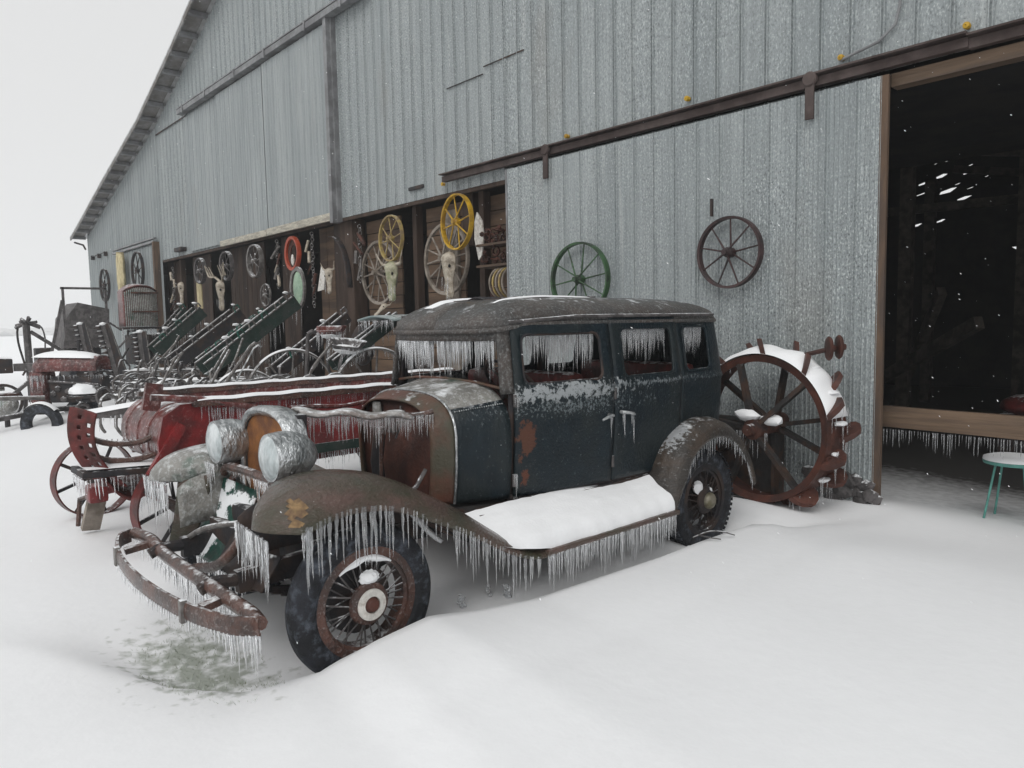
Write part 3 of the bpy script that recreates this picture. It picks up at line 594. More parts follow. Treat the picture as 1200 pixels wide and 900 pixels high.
for sx in (1, -1):
    side = panel(sx, u_at(2.488), SL[-1], .58, 1.64, WIN['q']).build('rear_quarter', 'navy', car, smooth=40, solid=.012)
    fd = panel(sx, UA + .008, UB - .006, .60, 1.605, WIN['f'], .006).build('front_door', 'navy_rust' if sx > 0 else 'navy', car, smooth=40, solid=.022)
    rd = panel(sx, UB + .006, UC - .004, .60, 1.625, WIN['r'], .006).build('rear_door', 'navy', car, smooth=40, solid=.022)
    panel(sx, UA - .03, UC + .03, 1.585, 1.655).build('roof_rail', 'roof', car, smooth=40, solid=.012)
    panel(sx, UA - .02, UC + .03, .56, .61, None, -.004).build('sill', 'iron', car, smooth=40, solid=.012)
    for U_ in (UB, UC, UA + .012): 
        if U_ != UC or True: panel(sx, U_ - .03, U_ + .03, .60, 1.62, None, -.022).build('pillar', 'iron', car, smooth=40, solid=.01)
    # window reveals
    for nm, par in (('f', fd), ('r', rd), ('q', side)):
        ua, ub, za, zb = WIN[nm]; rc = .05; loop = []
        for cu0, cz0, a0 in ((ub - rc, zb - rc, 0), (ua + rc, zb - rc, 90), (ua + rc, za + rc, 180), (ub - rc, za + rc, 270)):
            for q in range(0, 91, 30): loop.append(surf(cu0 + rc * math.cos(rad(a0 + q)), cz0 + rc * math.sin(rad(a0 + q)), .010 if nm != 'q' else .004, sx))
        MB().tube(loop, .010, 6, closed=True).build('window_frame', 'iron' if nm == 'f' else 'navy', par, smooth=60)
    # drip rail over the doors
    rl = [surf(u, 1.60 + .03 * min(1, (u - UA) / .5) + (.0), .022, sx) for u in np.linspace(UA + .0, u_at(3.0), 40)]
    MB().tube(rl, .011, 6).build('drip_rail', 'iron_frost', car, smooth=60)
    # handles and hinges
    for par, U_, z_, tilt in ((fd, UB - .055, 1.02, 0), (rd, UB + .05, 1.03, 0)):
        a = surf(U_, z_, .02, sx); b = surf(U_, z_, .055, sx); c_ = surf(U_ + (.09 if par is rd else -.09), z_ - .02, .06, sx)
        h_ = MB().tube([a, b, b.lerp(c_, .5) + Vector((0, 0, .004)), c_], [.012, .012, .010, .007], 8).build('door_handle', 'chrome', par, smooth=60)
    for U_, zz in ((UA + .004, (.70, 1.16)), (UB, (.72, 1.15))):
        for z_ in zz:
            mb = MB(); a = surf(U_, z_, .018, sx); mb.tube([a - Vector((0, 0, .035)), a + Vector((0, 0, .035))], .010, 8); mb.build('hinge', 'iron_frost', fd if U_ < UB - .1 else rd, smooth=60)
    # lower side skirt between body and running board
    mb = MB().grid(lambda i, j: Vector((sx * (.61 + .05 * i), 1.0 + 1.2 * i, .36 + .22 * j)), 8, 3); mb.build('splash_panel', 'iron', car, solid=.006)
# cowl
def csec(y, k, off=0, zs=.93):
    """arch section at y; k 0..1 from near bottom over the top to far bottom"""
    wd = interp([.62, .73, 1.04], [.395, .447, .574], y) + off; zt = interp([.62, .73, 1.04], [1.185, 1.205, 1.265], y) + off; H_ = zt - zs
    if k < .22: return Vector((wd - .03 * (1 - k / .22) ** 2, y, .60 + (zs - .60) * k / .22))
    if k > .78: return Vector((-(wd - .03 * (1 - (1 - k) / .22) ** 2), y, .60 + (zs - .60) * (1 - k) / .22))
    q = math.pi * (k - .22) / .56; e = 2 / 2.9
    return Vector((wd * abs(math.cos(q)) ** e * (1 if math.cos(q) > 0 else -1), y, zs + H_ * math.sin(q) ** e))
KS = [i / 60 for i in range(61)]
mb = MB().grid(lambda a, b: csec(.61 + .115 * a, b, -.02 * (1 - a) ** 2.2), 8, 60); mb.build('cowl_band', 'cowl', car, smooth=50, solid=.012)
lo = [k for k in (0.0, .05, .1, .15, .2, .25, .29, .33)]
for sgn, ks in (('n', lo), ('f', [1 - k for k in lo])):
    mb = MB().grid(lambda a, b: csec(.73 + .30 * a, (ks[0] + (ks[-1] - ks[0]) * b), .001), 8, 20); mb.build('cowl_side', 'navy', car, smooth=50, solid=.012)
mb = MB().grid(lambda a, b: csec(.73 + .30 * a, .33 + .34 * b, .0), 10, 40); mb.build('cowl_top', 'fender_grey', car, smooth=50, solid=.012)
MB().tube([csec(.73, k, .006) for k in KS], .008, 6).build('cowl_bead', 'chrome', car, smooth=60)
mb = MB()
for sx in (1, -1):
    for i in range(22): q = csec(.75 + i * .0125, .31, .006); mb.blob((sx * q.x, q.y, q.z + .01), (.005, .005, .005), 1, 0)
mb.build('cowl_rivets', 'chrome', car, smooth=60)
# firewall
pts = [csec(.66, k, -.012) for k in KS]; mb = MB().add([Vector((p_.x, .66, p_.z)) for p_ in pts], [tuple(range(61))]); mb.build('firewall', 'rust_bare', car, solid=.01)
mb = MB().rbox((-.20, .635, 1.09), (.085, .02, .10), .012); mb.build('maker_plate', 'fender_grey', car)
mb = MB().rbox((-.03, .62, 1.02), (.06, .05, .10), .012); mb.build('firewall_box', 'iron_frost', car); mb = MB(); mb.tube([(.05, .64, 1.13), (.09, .61, 1.02), (.02, .62, .94)], .006, 6); mb.build('wiring', 'iron_frost', car); mb = MB(); mb.tube([(.34, .60, .80), (.36, .52, .72), (.33, .44, .66), (.36, .36, .6)], .012, 6); mb.build('bent_bracket', 'iron_frost', car)
# windshield frame and header, pillars
for sx in (1, -1):
    mb = MB().grid(lambda a, b: surf(u_at(.975) + .085 * a, 1.20 + .42 * b, -.004, sx), 3, 10); mb.build('windshield_pillar', 'roof', car, solid=.02)
MB().tube([(-.53, 1.02, 1.235), (-.3, 1.0, 1.262), (0, .995, 1.268), (.3, 1.0, 1.255), (.53, 1.02, 1.225)], .009, 8).build('windshield_sill', 'cowl', car)
# roof
OUT = [(x_, y_) for x_, y_ in [(0, .93), (.22, .934), (.38, .945), (.48, .968), (.535, 1.01)]]
for u in np.linspace(u_at(1.12), SL[-1], 40):
    s_ = surf(u, 1.62); OUT.append((s_.x + .012, s_.y + (.012 if s_.y > 2.9 else 0)))
OUT2 = [(a, b) for a, b in OUT] + [(-a, b) for a, b in OUT[-2:0:-1]]
def roofpt(a, b):
    i = b * len(OUT2); i0 = int(i) % len(OUT2); i1 = (i0 + 1) % len(OUT2); f_ = i - int(i)
    X_ = OUT2[i0][0] * (1 - f_) + OUT2[i1][0] * f_; Y_ = OUT2[i0][1] * (1 - f_) + OUT2[i1][1] * f_
    rr_ = a ** .55; cx, cy = 0, 2.0; x_ = cx + (X_ - cx) * rr_; y_ = cy + (Y_ - cy) * rr_
    z0_ = interp([.93, 1.2, 3.18], [1.56, 1.605, 1.60], y_)
    return Vector((x_, y_, z0_ + .155 * max(0, 1 - rr_ ** 3.4) ** .48))
mb = MB().grid(roofpt, 26, len(OUT2)); roof_o = mb.build('roof', 'roof', car, smooth=50, solid=.01)
rim = [roofpt(1, i / len(OUT2)) + Vector((0, 0, -.012)) for i in range(len(OUT2))]
MB().tube(rim, .016, 6, closed=True).build('roof_edge', 'roof', car, smooth=60)
# opened fabric roof insert: low frame with bare slats and lines of snow
def rz(x_, y_):
    rr_ = 0
    for i in range(len(OUT2)):
        X_, Y_ = OUT2[i]
        if (X_ >= 0) != (x_ >= 0): continue
        k = ((x_ * X_ + (y_ - 2) * (Y_ - 2)) / (math.hypot(x_, y_ - 2) * math.hypot(X_, Y_ - 2) + 1e-9))
        if k > .99: rr_ = max(rr_, math.hypot(x_, y_ - 2) / math.hypot(X_, Y_ - 2)) if rr_ == 0 else min(rr_, math.hypot(x_, y_ - 2) / math.hypot(X_, Y_ - 2))
    return interp([.93, 1.2, 3.18], [1.56, 1.605, 1.60], y_) + .155 * max(0, 1 - min(1, rr_) ** 3.4) ** .48
for x_ in (-.30, .26): MB().tube([(x_, y_, rz(x_, y_) + .004) for y_ in np.linspace(1.25, 2.1, 12)], .010, 6).build('roof_slat_rail', 'iron', roof_o)
mb = MB()
for i in range(24):
    y_ = 1.28 + i * .034; mb.tube([(x_, y_, rz(x_, y_) + .003) for x_ in np.linspace(-.30, .26, 7)], .006, 5)
mb.build('roof_slats', 'iron', roof_o)
MB().grid(lambda a, b: Vector((.285 + .03 * b, 1.15 + .85 * a, rz(.30, 1.15 + .85 * a) + .004 + .010 * math.sin(b * 3.14) * math.sin(a * 3.14) ** .3)), 24, 4).build('snow_strip', 'snow', roof_o, smooth=70)
MB().grid(lambda a, b: Vector((-.34 + .10 * b, 1.1 + .5 * a, rz(-.30, 1.1 + .5 * a) + .004 + .018 * math.sin(b * 3.14) * math.sin(a * 3.14) ** .3)), 24, 4).build('snow_strip', 'snow', roof_o, smooth=70)
# visor lip over the windshield
mb = MB().grid(lambda a, b: Vector(((a - .5) * 1.02, .945 + .05 * (2 * a - 1) ** 2 + .012 * b, 1.495 + .08 * b)), 20, 3); mb.build('windshield_header', 'roof', car, solid=.014)
# rear window wall top closes through the rear_quarter; seats and wheel inside
for y_, nm in ((1.55, 'front_seat'), (2.75, 'rear_seat')):
    mb = MB().rbox((0, y_ - .2, .80), (1.04, .5, .2), .05); mb.rbox((0, y_ + .1, 1.05), (1.04, .14, .46), .05); mb.build(nm, 'darkred', car)
mb = MB().ring((0, 0, 0), .20, [(.011 * math.cos(q), .011 * math.sin(q)) for q in np.linspace(0, 6.283, 7)[:-1]], 'z', 28)
for k in range(3): q = k * 2.094; mb.tube([(0, 0, -.03), (.2 * math.cos(q), .2 * math.sin(q), 0)], .008, 5)
mb.tube([(0, 0, 0), (0, 0, -.6)], .016, 6); sw = mb.build('steering_wheel', 'iron', car); sw.location = (.27, 1.32, 1.22); sw.rotation_euler = (rad(-48), 0, 0)
MB().box((0, 1.9, .56), (1.30, 2.35, .03)).build('floor_pan', 'iron_bare', car)
# radiator: shell and core
def rsec(k, wd=.295, zt=1.195, z0=.55):
    zs_ = 1.0
    if k < .3: return (wd - .02 * (1 - k / .3), z0 + (zs_ - z0) * k / .3)
    if k > .7: return (-(wd - .02 * (1 - (1 - k) / .3)), z0 + (zs_ - z0) * (1 - k) / .3)
    q = math.pi * (k - .3) / .4; e = 2 / 2.6; c_ = math.cos(q)
    return (wd * abs(c_) ** e * (1 if c_ > 0 else -1), zs_ + (zt - zs_) * math.sin(q) ** e)
def shellpt(a, b):      # front lip rolls round to the rear edge
    x_, z_ = rsec(b); q = a * 2.2; k = 1 - .16 * (1 - min(1, a * 3)) 
    sc_ = interp([0, .12, .3, .55, 1], [.92, .95, .985, 1.0, .985], a); yy = interp([0, .12, .3, .55, 1], [-.155, -.175, -.165, -.13, -.06], a)
    return Vector((x_ * sc_, yy, .55 + (z_ - .55) * (.9 + .1 * sc_) if False else .56 + (z_ - .56) * interp([0, .12, .3, .55, 1], [.93, .965, .99, 1, .985], a)))
mb = MB().grid(shellpt, 14, 60); rs = mb.build('radiator_shell', 'chrome', car, smooth=60, solid=.006)
mb = MB(); c_pts = [shellpt(0, k) + Vector((0, .01, 0)) for k in KS]; mb.add([Vector((q.x, -.145, q.z)) for q in c_pts], [tuple(range(61))]); mb.build('radiator_core', 'orange_rust', car)
mb = MB(); mb.box((0, -.06, .87), (.46, .05, .58)); mb.build('radiator_tank', 'iron', car)
# hood remains: hinge plank and rods from radiator to cowl
hp = MB().grid(lambda a, b: Vector((.05 + .24 * a + (b - .5) * (.12 + .08 * math.sin(a * 3.14)), -.01 + .53 * a, 1.165 - .05 * a + .010 * math.sin(a * 14 + b * 3) + .008 * math.sin(b * 9) - .02 * (2 * b - 1) ** 2)), 26, 8).build('hood_hinge_panel', 'crust', car, smooth=60, solid=.016)
MB().tube(spline([(.22, .42, 1.12), (.29, .52, 1.105), (.35, .58, 1.11), (.385, .63, 1.125)], 14), .015, 7).build('hood_rod', 'rust_ice', car)
MB().tube(spline([(-.03, .0, 1.17), (-.12, .2, 1.155), (-.22, .42, 1.13), (-.34, .64, 1.13)], 14), .013, 7).build('hood_rod', 'red_faded', car)
MB().tube(spline([(.27, .48, 1.10), (.20, .46, 1.04), (.15, .44, .95), (.14, .44, .62)], 14), .010, 7).build('control_rod', 'rust_ice', car)
MB().tube([(-.10, .60, .45), (-.10, .56, .80), (-.08, .58, 1.0)], .038, 8).build('steering_column', 'iron', car)
# frame rails, axles
for sx in (1, -1):
    mb = MB().beam((sx * .37, -.48, .45), (sx * .37, .4, .50), .05, .10); mb.beam((sx * .37, .4, .50), (sx * .42, 3.1, .47), .05, .11); mb.tube(spline([(sx * .37, -.48, .46), (sx * .36, -.58, .47), (sx * .36, -.64, .45)], 6), .03, 8); mb.build('frame_rail', 'iron', car)
mb = MB().tube(spline([(-.68, 0, .33), (-.4, 0, .27), (0, 0, .25), (.4, 0, .27), (.68, 0, .33)], 16), .032, 8); mb.build('front_axle', 'iron', car)
mb = MB().tube([(-.66, 2.77, .31), (.66, 2.77, .31)], .04, 8); mb.blob((0, 2.77, .31), (.13, .13, .13), 2, 0); mb.build('rear_axle', 'iron', car)
for sx in (1, -1):
    mb = MB()
    for k in range(4): mb.tube(spline([(sx * .37, -.42 + .05 * k, .40 - .02 * k), (sx * .37, 0, .33 - .02 * k), (sx * .37, .42 - .05 * k, .40 - .02 * k)], 10), .013, 5)
    mb.build('leaf_spring', 'iron', car)
mb = MB().box((0, -.30, .52), (.76, .05, .12)); mb.rbox((0, .15, .44), (.5, .5, .16), .04); mb.rbox((0, -.2, .60), (.5, .12, .14), .03); mb.build('front_crossmember', 'iron', car)
# wheels
def carwheel(x_, y_, z_, sx, capm, R=.365):
    wh = bpy.data.objects.new('wheel', None); C.objects.link(wh); wh.parent = car; wh.location = (x_, y_, z_); wh.empty_display_size = .1
    prof = []
    for q in np.linspace(0, 2 * math.pi, 21)[:-1]:
        c_, s_ = math.cos(q), math.sin(q); e = .75
        prof.append((.062 * abs(c_) ** e * (1 if c_ > 0 else -1), .068 * abs(s_) ** e * (1 if s_ > 0 else -1)))
    mb = MB().ring((0, 0, 0), R - .062, prof, 'x', 72)
    for k in range(60):     # tread blocks
        q = 2 * math.pi * k / 60; rot = Matrix.Rotation(q, 3, 'X')
        for s_, o_ in ((-.035, 0), (.035, .5)) if capm != 'white' else ():
            q2 = q + o_ * 2 * math.pi / 60; rot = Matrix.Rotation(q2, 3, 'X'); mb.box(rot @ Vector((s_, 0, R - .001)), (.045, .022, .012), rot)
    mb.build('tyre', 'tyre', wh, smooth=50)
    mb = MB().ring((0, 0, 0), .235, [(.028, -.055), (.028, -.042), (.01, -.03), (-.005, -.02), (-.005, .02), (.01, .03), (.028, .042), (.028, .055), (.012, .05), (-.03, .035), (-.033, -.035), (.012, -.05)], 'x', 48)
    mb.ring((sx * .045, 0, 0), .238, [(.024, -.008), (.024, .008), (-.018, .012), (-.018, -.004)], 'x', 48); mb.build('rim', 'rust_ice' if capm == 'white' else 'iron', wh, smooth=40)
    mb = MB(); rr_ = random.Random(int(x_ * 10 + y_ * 7))
    for k in range(36):
        q = 2 * math.pi * k / 36; q2 = q + (.32 if k % 2 else -.32); h0 = sx * (.055 if k % 3 else -.02)
        mb.tube([(h0, .055 * math.cos(q2), .055 * math.sin(q2)), (sx * .02 + h0 * .2, .21 * math.cos(q), .21 * math.sin(q))], .0042, 5)
    mb.build('spokes', 'iron_frost' if capm == 'white' else 'iron', wh, smooth=60)
    hb = MB().lathe([(0, sx * .085), (.06, sx * .085), (.095, sx * .07), (.10, sx * .055), (.07, sx * .04), (.055, -sx * .05), (0, -sx * .05)], (0, 0, 0), 'x', 28).build('hub', 'rust_ice' if capm == 'white' else 'iron', wh)
    if capm == 'white':
        MB().ring((sx * .088, 0, 0), .055, [(.018, -.004), (.016, .004), (-.016, .006), (-.018, -.004)], 'x', 32).build('hub_ring', 'white', hb); MB().lathe([(0, sx * .112), (.025, sx * .108), (.034, sx * .095), (.036, sx * .085)], (0, 0, 0), 'x', 24).build('hub_cap', 'rust_bare', hb)
    else:
        MB().lathe([(0, sx * .125), (.03, sx * .124), (.05, sx * .115), (.06, sx * .10), (.06, sx * .085)], (0, 0, 0), 'x', 24).build('hub_cap', 'olive', hb)
    MB().lathe([(.0, -sx * .02), (.16, -sx * .02), (.165, -sx * .06), (0, -sx * .06)], (0, 0, 0), 'x', 28).build('brake_drum', 'iron', wh)
    mb = MB()      # snow and ice packed in the rim
    if capm == 'white':
        qa = np.linspace(.9, 2.3, 20); mb.tube([(sx * .05, .208 * math.cos(q), .208 * math.sin(q) + .003 * math.sin(q * 9)) for q in qa], [.004 + .013 * math.sin((q - .9) / 1.4 * 3.14) ** .7 * (1 + .25 * math.sin(q * 11)) for q in qa], 7); mb.blob((sx * .05, .01, .115), (.028, .05, .035), 3, .3, 4); mb.build('packed_snow', 'snow', wh)
    else:
        mb.blob((sx * .04, -.07, .10), (.03, .05, .05), 2, .4, 4); mb.blob((sx * .05, .04, .06), (.03, .045, .03), 2, .4, 4, seed=2); mb.build('packed_snow', 'snow', wh)
    return wh
w1 = carwheel(.70, -.03, .335, 1, 'white'); carwheel(-.70, 0, .335, -1, 'olive'); carwheel(.645, 2.77, .305, 1, 'olive'); carwheel(-.70, 2.79, .31, -1, 'olive')
# fenders
CREST = spline([(-.525, .765), (-.50, .83), (-.40, .90), (-.21, .932), (-.04, .922), (.12, .880), (.3, .79), (.53, .655), (.77, .49), (.93, .405), (1.06, .375)] if False else [(a, b, 0) for a, b in [(-.525, .765), (-.50, .83), (-.40, .90), (-.21, .932), (-.04, .922), (.12, .880), (.3, .79), (.53, .655), (.77, .49), (.93, .405), (1.06, .378)]], 60)
RCH = []
def RC_(): return RCH[0] if RCH else None
def fender(crest, sec, sx, drop=lambda t: 1):
    nu = len(crest) - 1
    def fn(a, b):
        i = round(a * nu); p_ = crest[i]; t_ = (crest[min(nu, i + 1)] - crest[max(0, i - 1)]).normalized(); nx, nz = -t_.y, t_.x
        x_ = interp([k for k, _, _ in sec], [v for _, v, _ in sec], b); d = interp([k for k, _, _ in sec], [v for _, _, v in sec], b) * drop(a)
        if nz < 0: nx, nz = -nx, -nz
        if crest is RC_(): x_ = max(x_, .60 + .20 * min(1, max(0, (a - .62) / .3)))
        tip_ = max(0, 1 - a / .32) ** 1.2 if crest is CREST else 0; sh_ = (.30 * max(0, (.70 - x_) / .30) ** 1.6 + .10 * max(0, (x_ - .72) / .16) ** 2) * tip_
        return Vector((sx * x_, p_.x + nx * d + sh_, p_.y + nz * d))
    return MB().grid(fn, nu, 28)
FS = [(0, .40, -.16), (.06, .405, -.09), (.14, .43, -.035), (.26, .49, -.006), (.42, .58, .004), (.6, .70, 0), (.72, .775, -.02), (.82, .825, -.05), (.90, .858, -.085), (.96, .872, -.12), (.985, .880, -.138), (1, .872, -.146)]
def fdrop(a): return interp([0, .08, .2, .6, 1], [.35, .75, 1.0, .85, .30], a)
ff = fender(CREST, FS, 1, fdrop).build('front_fender', 'fender', car, smooth=60, solid=.008)
ff2 = fender(CREST, FS, -1, fdrop).build('front_fender', 'fender_grey', car, smooth=60, solid=.008)
# inner valances close the gap between fender and frame
for sx, f_, m_ in ((1, ff, 'iron'), (-1, ff2, 'fender_grey')):
    mb = MB().grid(lambda a, b: Vector((sx * (.41 - .03 * b), CREST[int(8 + a * 44)].x, CREST[int(8 + a * 44)].y - .10 - (CREST[int(8 + a * 44)].y - .60) * .8 * b)), 20, 3); mb.build('inner_valance', m_, f_, solid=.005)
# broken rust patch at the near fender tip
pm = fender(CREST, FS, 1, fdrop); mb = MB(); cen = [sum((Vector(pm.v[i]) for i in f), Vector()) / 4 for f in pm.f]
keep = [f for f, c_ in zip(pm.f, cen) if ((c_.x - .815) / .045) ** 2 + ((c_.y + .385) / .045) ** 2 + .9 * mn.noise(c_ * 30) < 1]
mb.add([Vector(v) + Vector((.002, -.002, .007)) for v in pm.v], keep); mb.build('bare_patch', mat('bare_tan_primer', (.24, .155, .075), .8, c2=(.13, .08, .045), sc=26), ff, smooth=60)
RC = spline([(a, b, 0) for a, b in [(2.13, .37), (2.17, .56), (2.27, .76), (2.45, .875), (2.66, .915), (2.86, .875), (3.04, .76), (3.17, .60), (3.25, .43)]], 50)
RCH.append(RC)
RS = [(0, .60, -.03), (.2, .66, -.008), (.45, .74, 0), (.68, .81, -.02), (.84, .855, -.055), (.94, .875, -.10), (1, .872, -.125)]
for sx in (1, -1): fr = fender(RC, RS, sx, lambda a: interp([0, .15, 1], [.4, 1, 1], a)).build('rear_fender', 'fender_dark', car, smooth=60, solid=.008)
# running boards
for sx in (1, -1):
    rb = MB().rbox((sx * .765, 1.60, .358), (.25, 1.20, .035), .012).build('running_board', 'fender', car)
    def sn(a, b):
        y_ = .66 + 1.51 * a; x_ = .60 + .272 * min(1, b / .94) + .004 * math.sin(y_ * 9); top_ = .592 - .156 * min(1, b / .94) ** 1.1 + .006 * math.sin(y_ * 6) + .012 * math.sin(b * 3.1)
        top_ += .007 * mn.noise(Vector((y_ * 5, b * 3, 0))) + .004 * mn.noise(Vector((y_ * 17, b * 9, 3))); x_ += .012 * mn.noise(Vector((y_ * 9, 1, 2))) * b * b
        if b > .80: top_ -= .03 * ((b - .80) / .14) ** 2 if b <= .94 else .03
        if b > .95: top_ = .372
        if b > .7: top_ = max(top_, interp([.66, .8, 1.0, 1.05], [.475, .425, .385, .372], y_))
        top_ += .018 * max(0, 1 - abs(y_ - .9) / .25) * (b < .5)
        return Vector((sx * x_, y_, top_))
    MB().grid(sn, 40, 24).build('snow_drift', 'snow', rb, smooth=70)
MB().grid(lambda a, b: Vector((.36 + .14 * b, .12 + .46 * a, .86 - .34 * a + .04 * math.sin(a * 5) - .05 * b + .04 * math.sin(b * 3.14) * math.sin(a * 3.14))), 20, 8).build('snow_patch', 'snow', ff, smooth=70, solid=.02)
MB().blob((-.52, -.16, .925), (.14, .09, .018), 3, .3, 3, seed=5).build('snow_patch', 'snow', ff2, smooth=70)

# headlights and crossbar
for sx in (1, -1):
    hx, hz, hy = sx * .345, .988, -.29
    hl = MB().lathe([(0, .215), (.03, .211), (.06, .194), (.088, .165), (.108, .125), (.119, .08), (.121, .04), (.117, .0), (.116, -.010), (.113, -.022), (.104, -.020)], (hx, hy + .02, hz), 'y', 36).build('headlight', 'chrome', car, smooth=60)
    MB().lathe([(0, -.046), (.05, -.040), (.085, -.028), (.106, -.010)], (hx, hy + .012, hz), 'y', 36).build('lens', 'lens', hl, smooth=60)
    MB().tube([(hx, hy + .12, hz - .10), (hx, hy + .11, hz - .17), (sx * .37, -.22, .72)], .02, 8).build('headlight_post', 'rust_ice', car)
MB().tube(spline([(-.42, -.22, .80), (-.30, -.24, .855), (0, -.25, .87), (.30, -.24, .855), (.42, -.22, .80)], 18), .024, 8, flat=(0, 0, 1)).build('headlight_bar', 'rust_ice', car)
# tie bars sweeping down from the far fender tip to the frame
MB().grid(lambda a, b: Vector((-.56 + .20 * a * (1 - .75 * b) - .06 * b + .03 * math.sin(b * 3.1), -.42 + .12 * a - .06 * b, .76 - .37 * b + .06 * a * (1 - b))), 10, 14).build('fender_skirt', 'fender', ff2, smooth=60, solid=.01)
MB().grid(lambda a, b: Vector((-.55 + .45 * a, -.40 + .14 * b + .10 * a * b, .38 + (.42 - .06 * a) * b - .05 * math.sin(b * 3.14))), 10, 10).build('front_apron', 'apron', car, smooth=60, solid=.008)
MB().tube(spline([(-.60, -.42, .38), (-.36, -.44, .50), (-.10, -.43, .60), (.16, -.36, .66)], 16), [.014] * 17, 7).build('fender_edge_bar', 'pipe_frost', car, smooth=60)
MB().tube(spline([(-.12, -.50, .40), (.10, -.47, .46), (.26, -.43, .58), (.34, -.38, .72)], 16), .026, 8).build('fender_edge_bar', 'rust_ice', car, smooth=60)
MB().grid(lambda a, b: Vector((-.05 + .55 * a, -.42 + .10 * b, .42 + .14 * b - .02 * math.sin(a * 3))), 8, 5).build('front_apron', 'iron', car, solid=.008)
# bumper: flat bowed front bar, round rear bar, clamps
def bump(k, z, y0, bow, tk, ht, X=.90, m_='rust_ice'):
    pass
fb = spline([(-.86, -.60, .44), (-.78, -.68, .435), (-.45, -.755, .43), (0, -.785, .43), (.45, -.755, .43), (.78, -.68, .435), (.905, -.60, .44)], 36)
mb = MB(); vs = []; fs = []; k = len(fb)
for i, p_ in enumerate(fb):
    t_ = (fb[min(k - 1, i + 1)] - fb[max(0, i - 1)]).normalized(); n_ = Vector((t_.y, -t_.x, 0))
    for dn, dz in ((.006, -.038), (.013, -.024), (.016, 0), (.013, .024), (.006, .038), (-.006, .038), (-.006, -.038)): vs.append(p_ + n_ * dn + Vector((0, 0, dz)))
for i in range(k - 1):
    for j in range(7): fs.append((i * 7 + j, i * 7 + (j + 1) % 7, (i + 1) * 7 + (j + 1) % 7, (i + 1) * 7 + j))
fs += [tuple(range(7)), tuple((k - 1) * 7 + j for j in range(6, -1, -1))]
bm_ = mb.add(vs, fs).build('bumper', 'rust_ice', car, smooth=40)
rbp = spline([(-.83, -.585, .455), (-.6, -.565, .46), (-.3, -.595, .465), (0, -.60, .465), (.3, -.60, .465), (.6, -.595, .46), (.80, -.59, .455), (.905, -.60, .45)], 30)
MB().tube(rbp, .032, 8).build('bumper_back_bar', 'rust_ice', car, smooth=60)
for x_, y_ in ((-.52, -.742), (.5, -.745)): MB().rbox((x_, y_ - .012, .43), (.035, .03, .10), .008).build('bumper_clamp', 'pipe_frost', bm_)
for x_, y_ in ((-.55, -.73), (.55, -.72)): MB().beam((x_, y_ + .02, .44), (x_ * .97, -.56, .46), .05, .03).build('bumper_bracket', 'rust_ice', bm_)
# icicles of the car
I = []
def lipline(crest, sec, sx, dr, b=.985, i0=0, i1=None):
    mbv = fender(crest, sec, sx, dr).v; n_ = 29; i1 = i1 or len(crest); j = int(b * 28)
    return [Vector(mbv[i * n_ + j]) for i in range(i0, i1)]
L1 = lipline(CREST, FS, 1, fdrop)
I += row(L1[:10], .014, .10, .30, .0075, pw=.8); I += row(L1[12:22], .05, .1, .30, .007); I += row(L1[20:30], .017, .16, .30, .0075, pw=.7); I += row(L1[30:60], .022, .08, .24, .0065, pw=.9)
I += row([(.5, -.52, .76), (.85, -.53, .74)], .016, .10, .26, .007, pw=.8)
I += row([(.885, .98, .345), (.885, 2.16, .345)], .0135, .10, .19, .0048, pw=.6); I += row([(.87, .95, .345), (.87, 2.16, .345)], .03, .05, .15, .004)
L2 = lipline(CREST, FS, -1, fdrop, .9); I += row([(-.86, -.515, .77), (-.45, -.515, .77)], .022, .08, .24, .007, pw=.8); I += row(L2[:24], .04, .05, .2, .006)
RL = lipline(RC, RS, 1, lambda a: interp([0, .15, 1], [.4, 1, 1], a), 1.0); I += row(RL[8:50], .016, .04, .14, .005)
for nm, dx in (('f', 0), ('r', 0), ('q', 0)):
    ua, ub, za, zb = WIN[nm]
    for sx in (1, -1): I += row([surf(ua + .02, zb + .005, -.012, sx), surf(ub - .02, zb + .005, -.012, sx)], .0095 if sx > 0 else .03, .11, .25, .0052, pw=.8)
I += row([(-.49, .99, 1.505), (0, .955, 1.50), (.49, .99, 1.505)], .0105, .10, .23, .0055, pw=.8)
I += row([(-.46, 1.02, 1.51), (.46, 1.02, 1.51)], .035, .05, .16, .005)
I += row([surf(UA, .60, .02, 1), surf(UC, .60, .02, 1)], .014, .02, .05, .004)
I += row([surf(UA, 1.22, .022, 1), surf(UB, 1.22, .022, 1)], .03, .01, .07, .004)
for sx in (1,):
    for U_, z_ in ((UB - .055, 1.02), (UB + .05, 1.03), (UB + .13, 1.02), (UA, 1.18), (UA, .74)): I += row([surf(U_ - .012, z_, .045, sx), surf(U_ + .012, z_, .045, sx)], .008, .06, .20, .006)
for sx in (-1, 1): I += row([(sx * .335 - .07, -.325, .88), (sx * .335 + .07, -.325, .88)], .016, .06, .26, .007); I += row([(sx * .335, -.3, .87), (sx * .36, -.12, .90)], .03, .03, .08, .005)
I += row([(-.3, -.25, .85), (.3, -.25, .85)], .02, .03, .08, .005)
I += row([(.11, 0, 1.145), (.25, .25, 1.115), (.33, .50, 1.095), (.385, .63, 1.115)], .010, .04, .15, .0055, pw=1); I += row([(0, 0, 1.145), (.20, .46, 1.10)], .018, .04, .13, .005)
I += row([(p_.x, p_.y - .01, p_.z - .036) for p_ in fb], .02, .02, .07, .0045); I += row([(p_.x, p_.y, p_.z - .03) for p_ in rbp], .014, .05, .13, .0055, pw=.8)
I += row([(.72, -.68, .40), (.90, -.60, .40)], .012, .08, .20, .006)
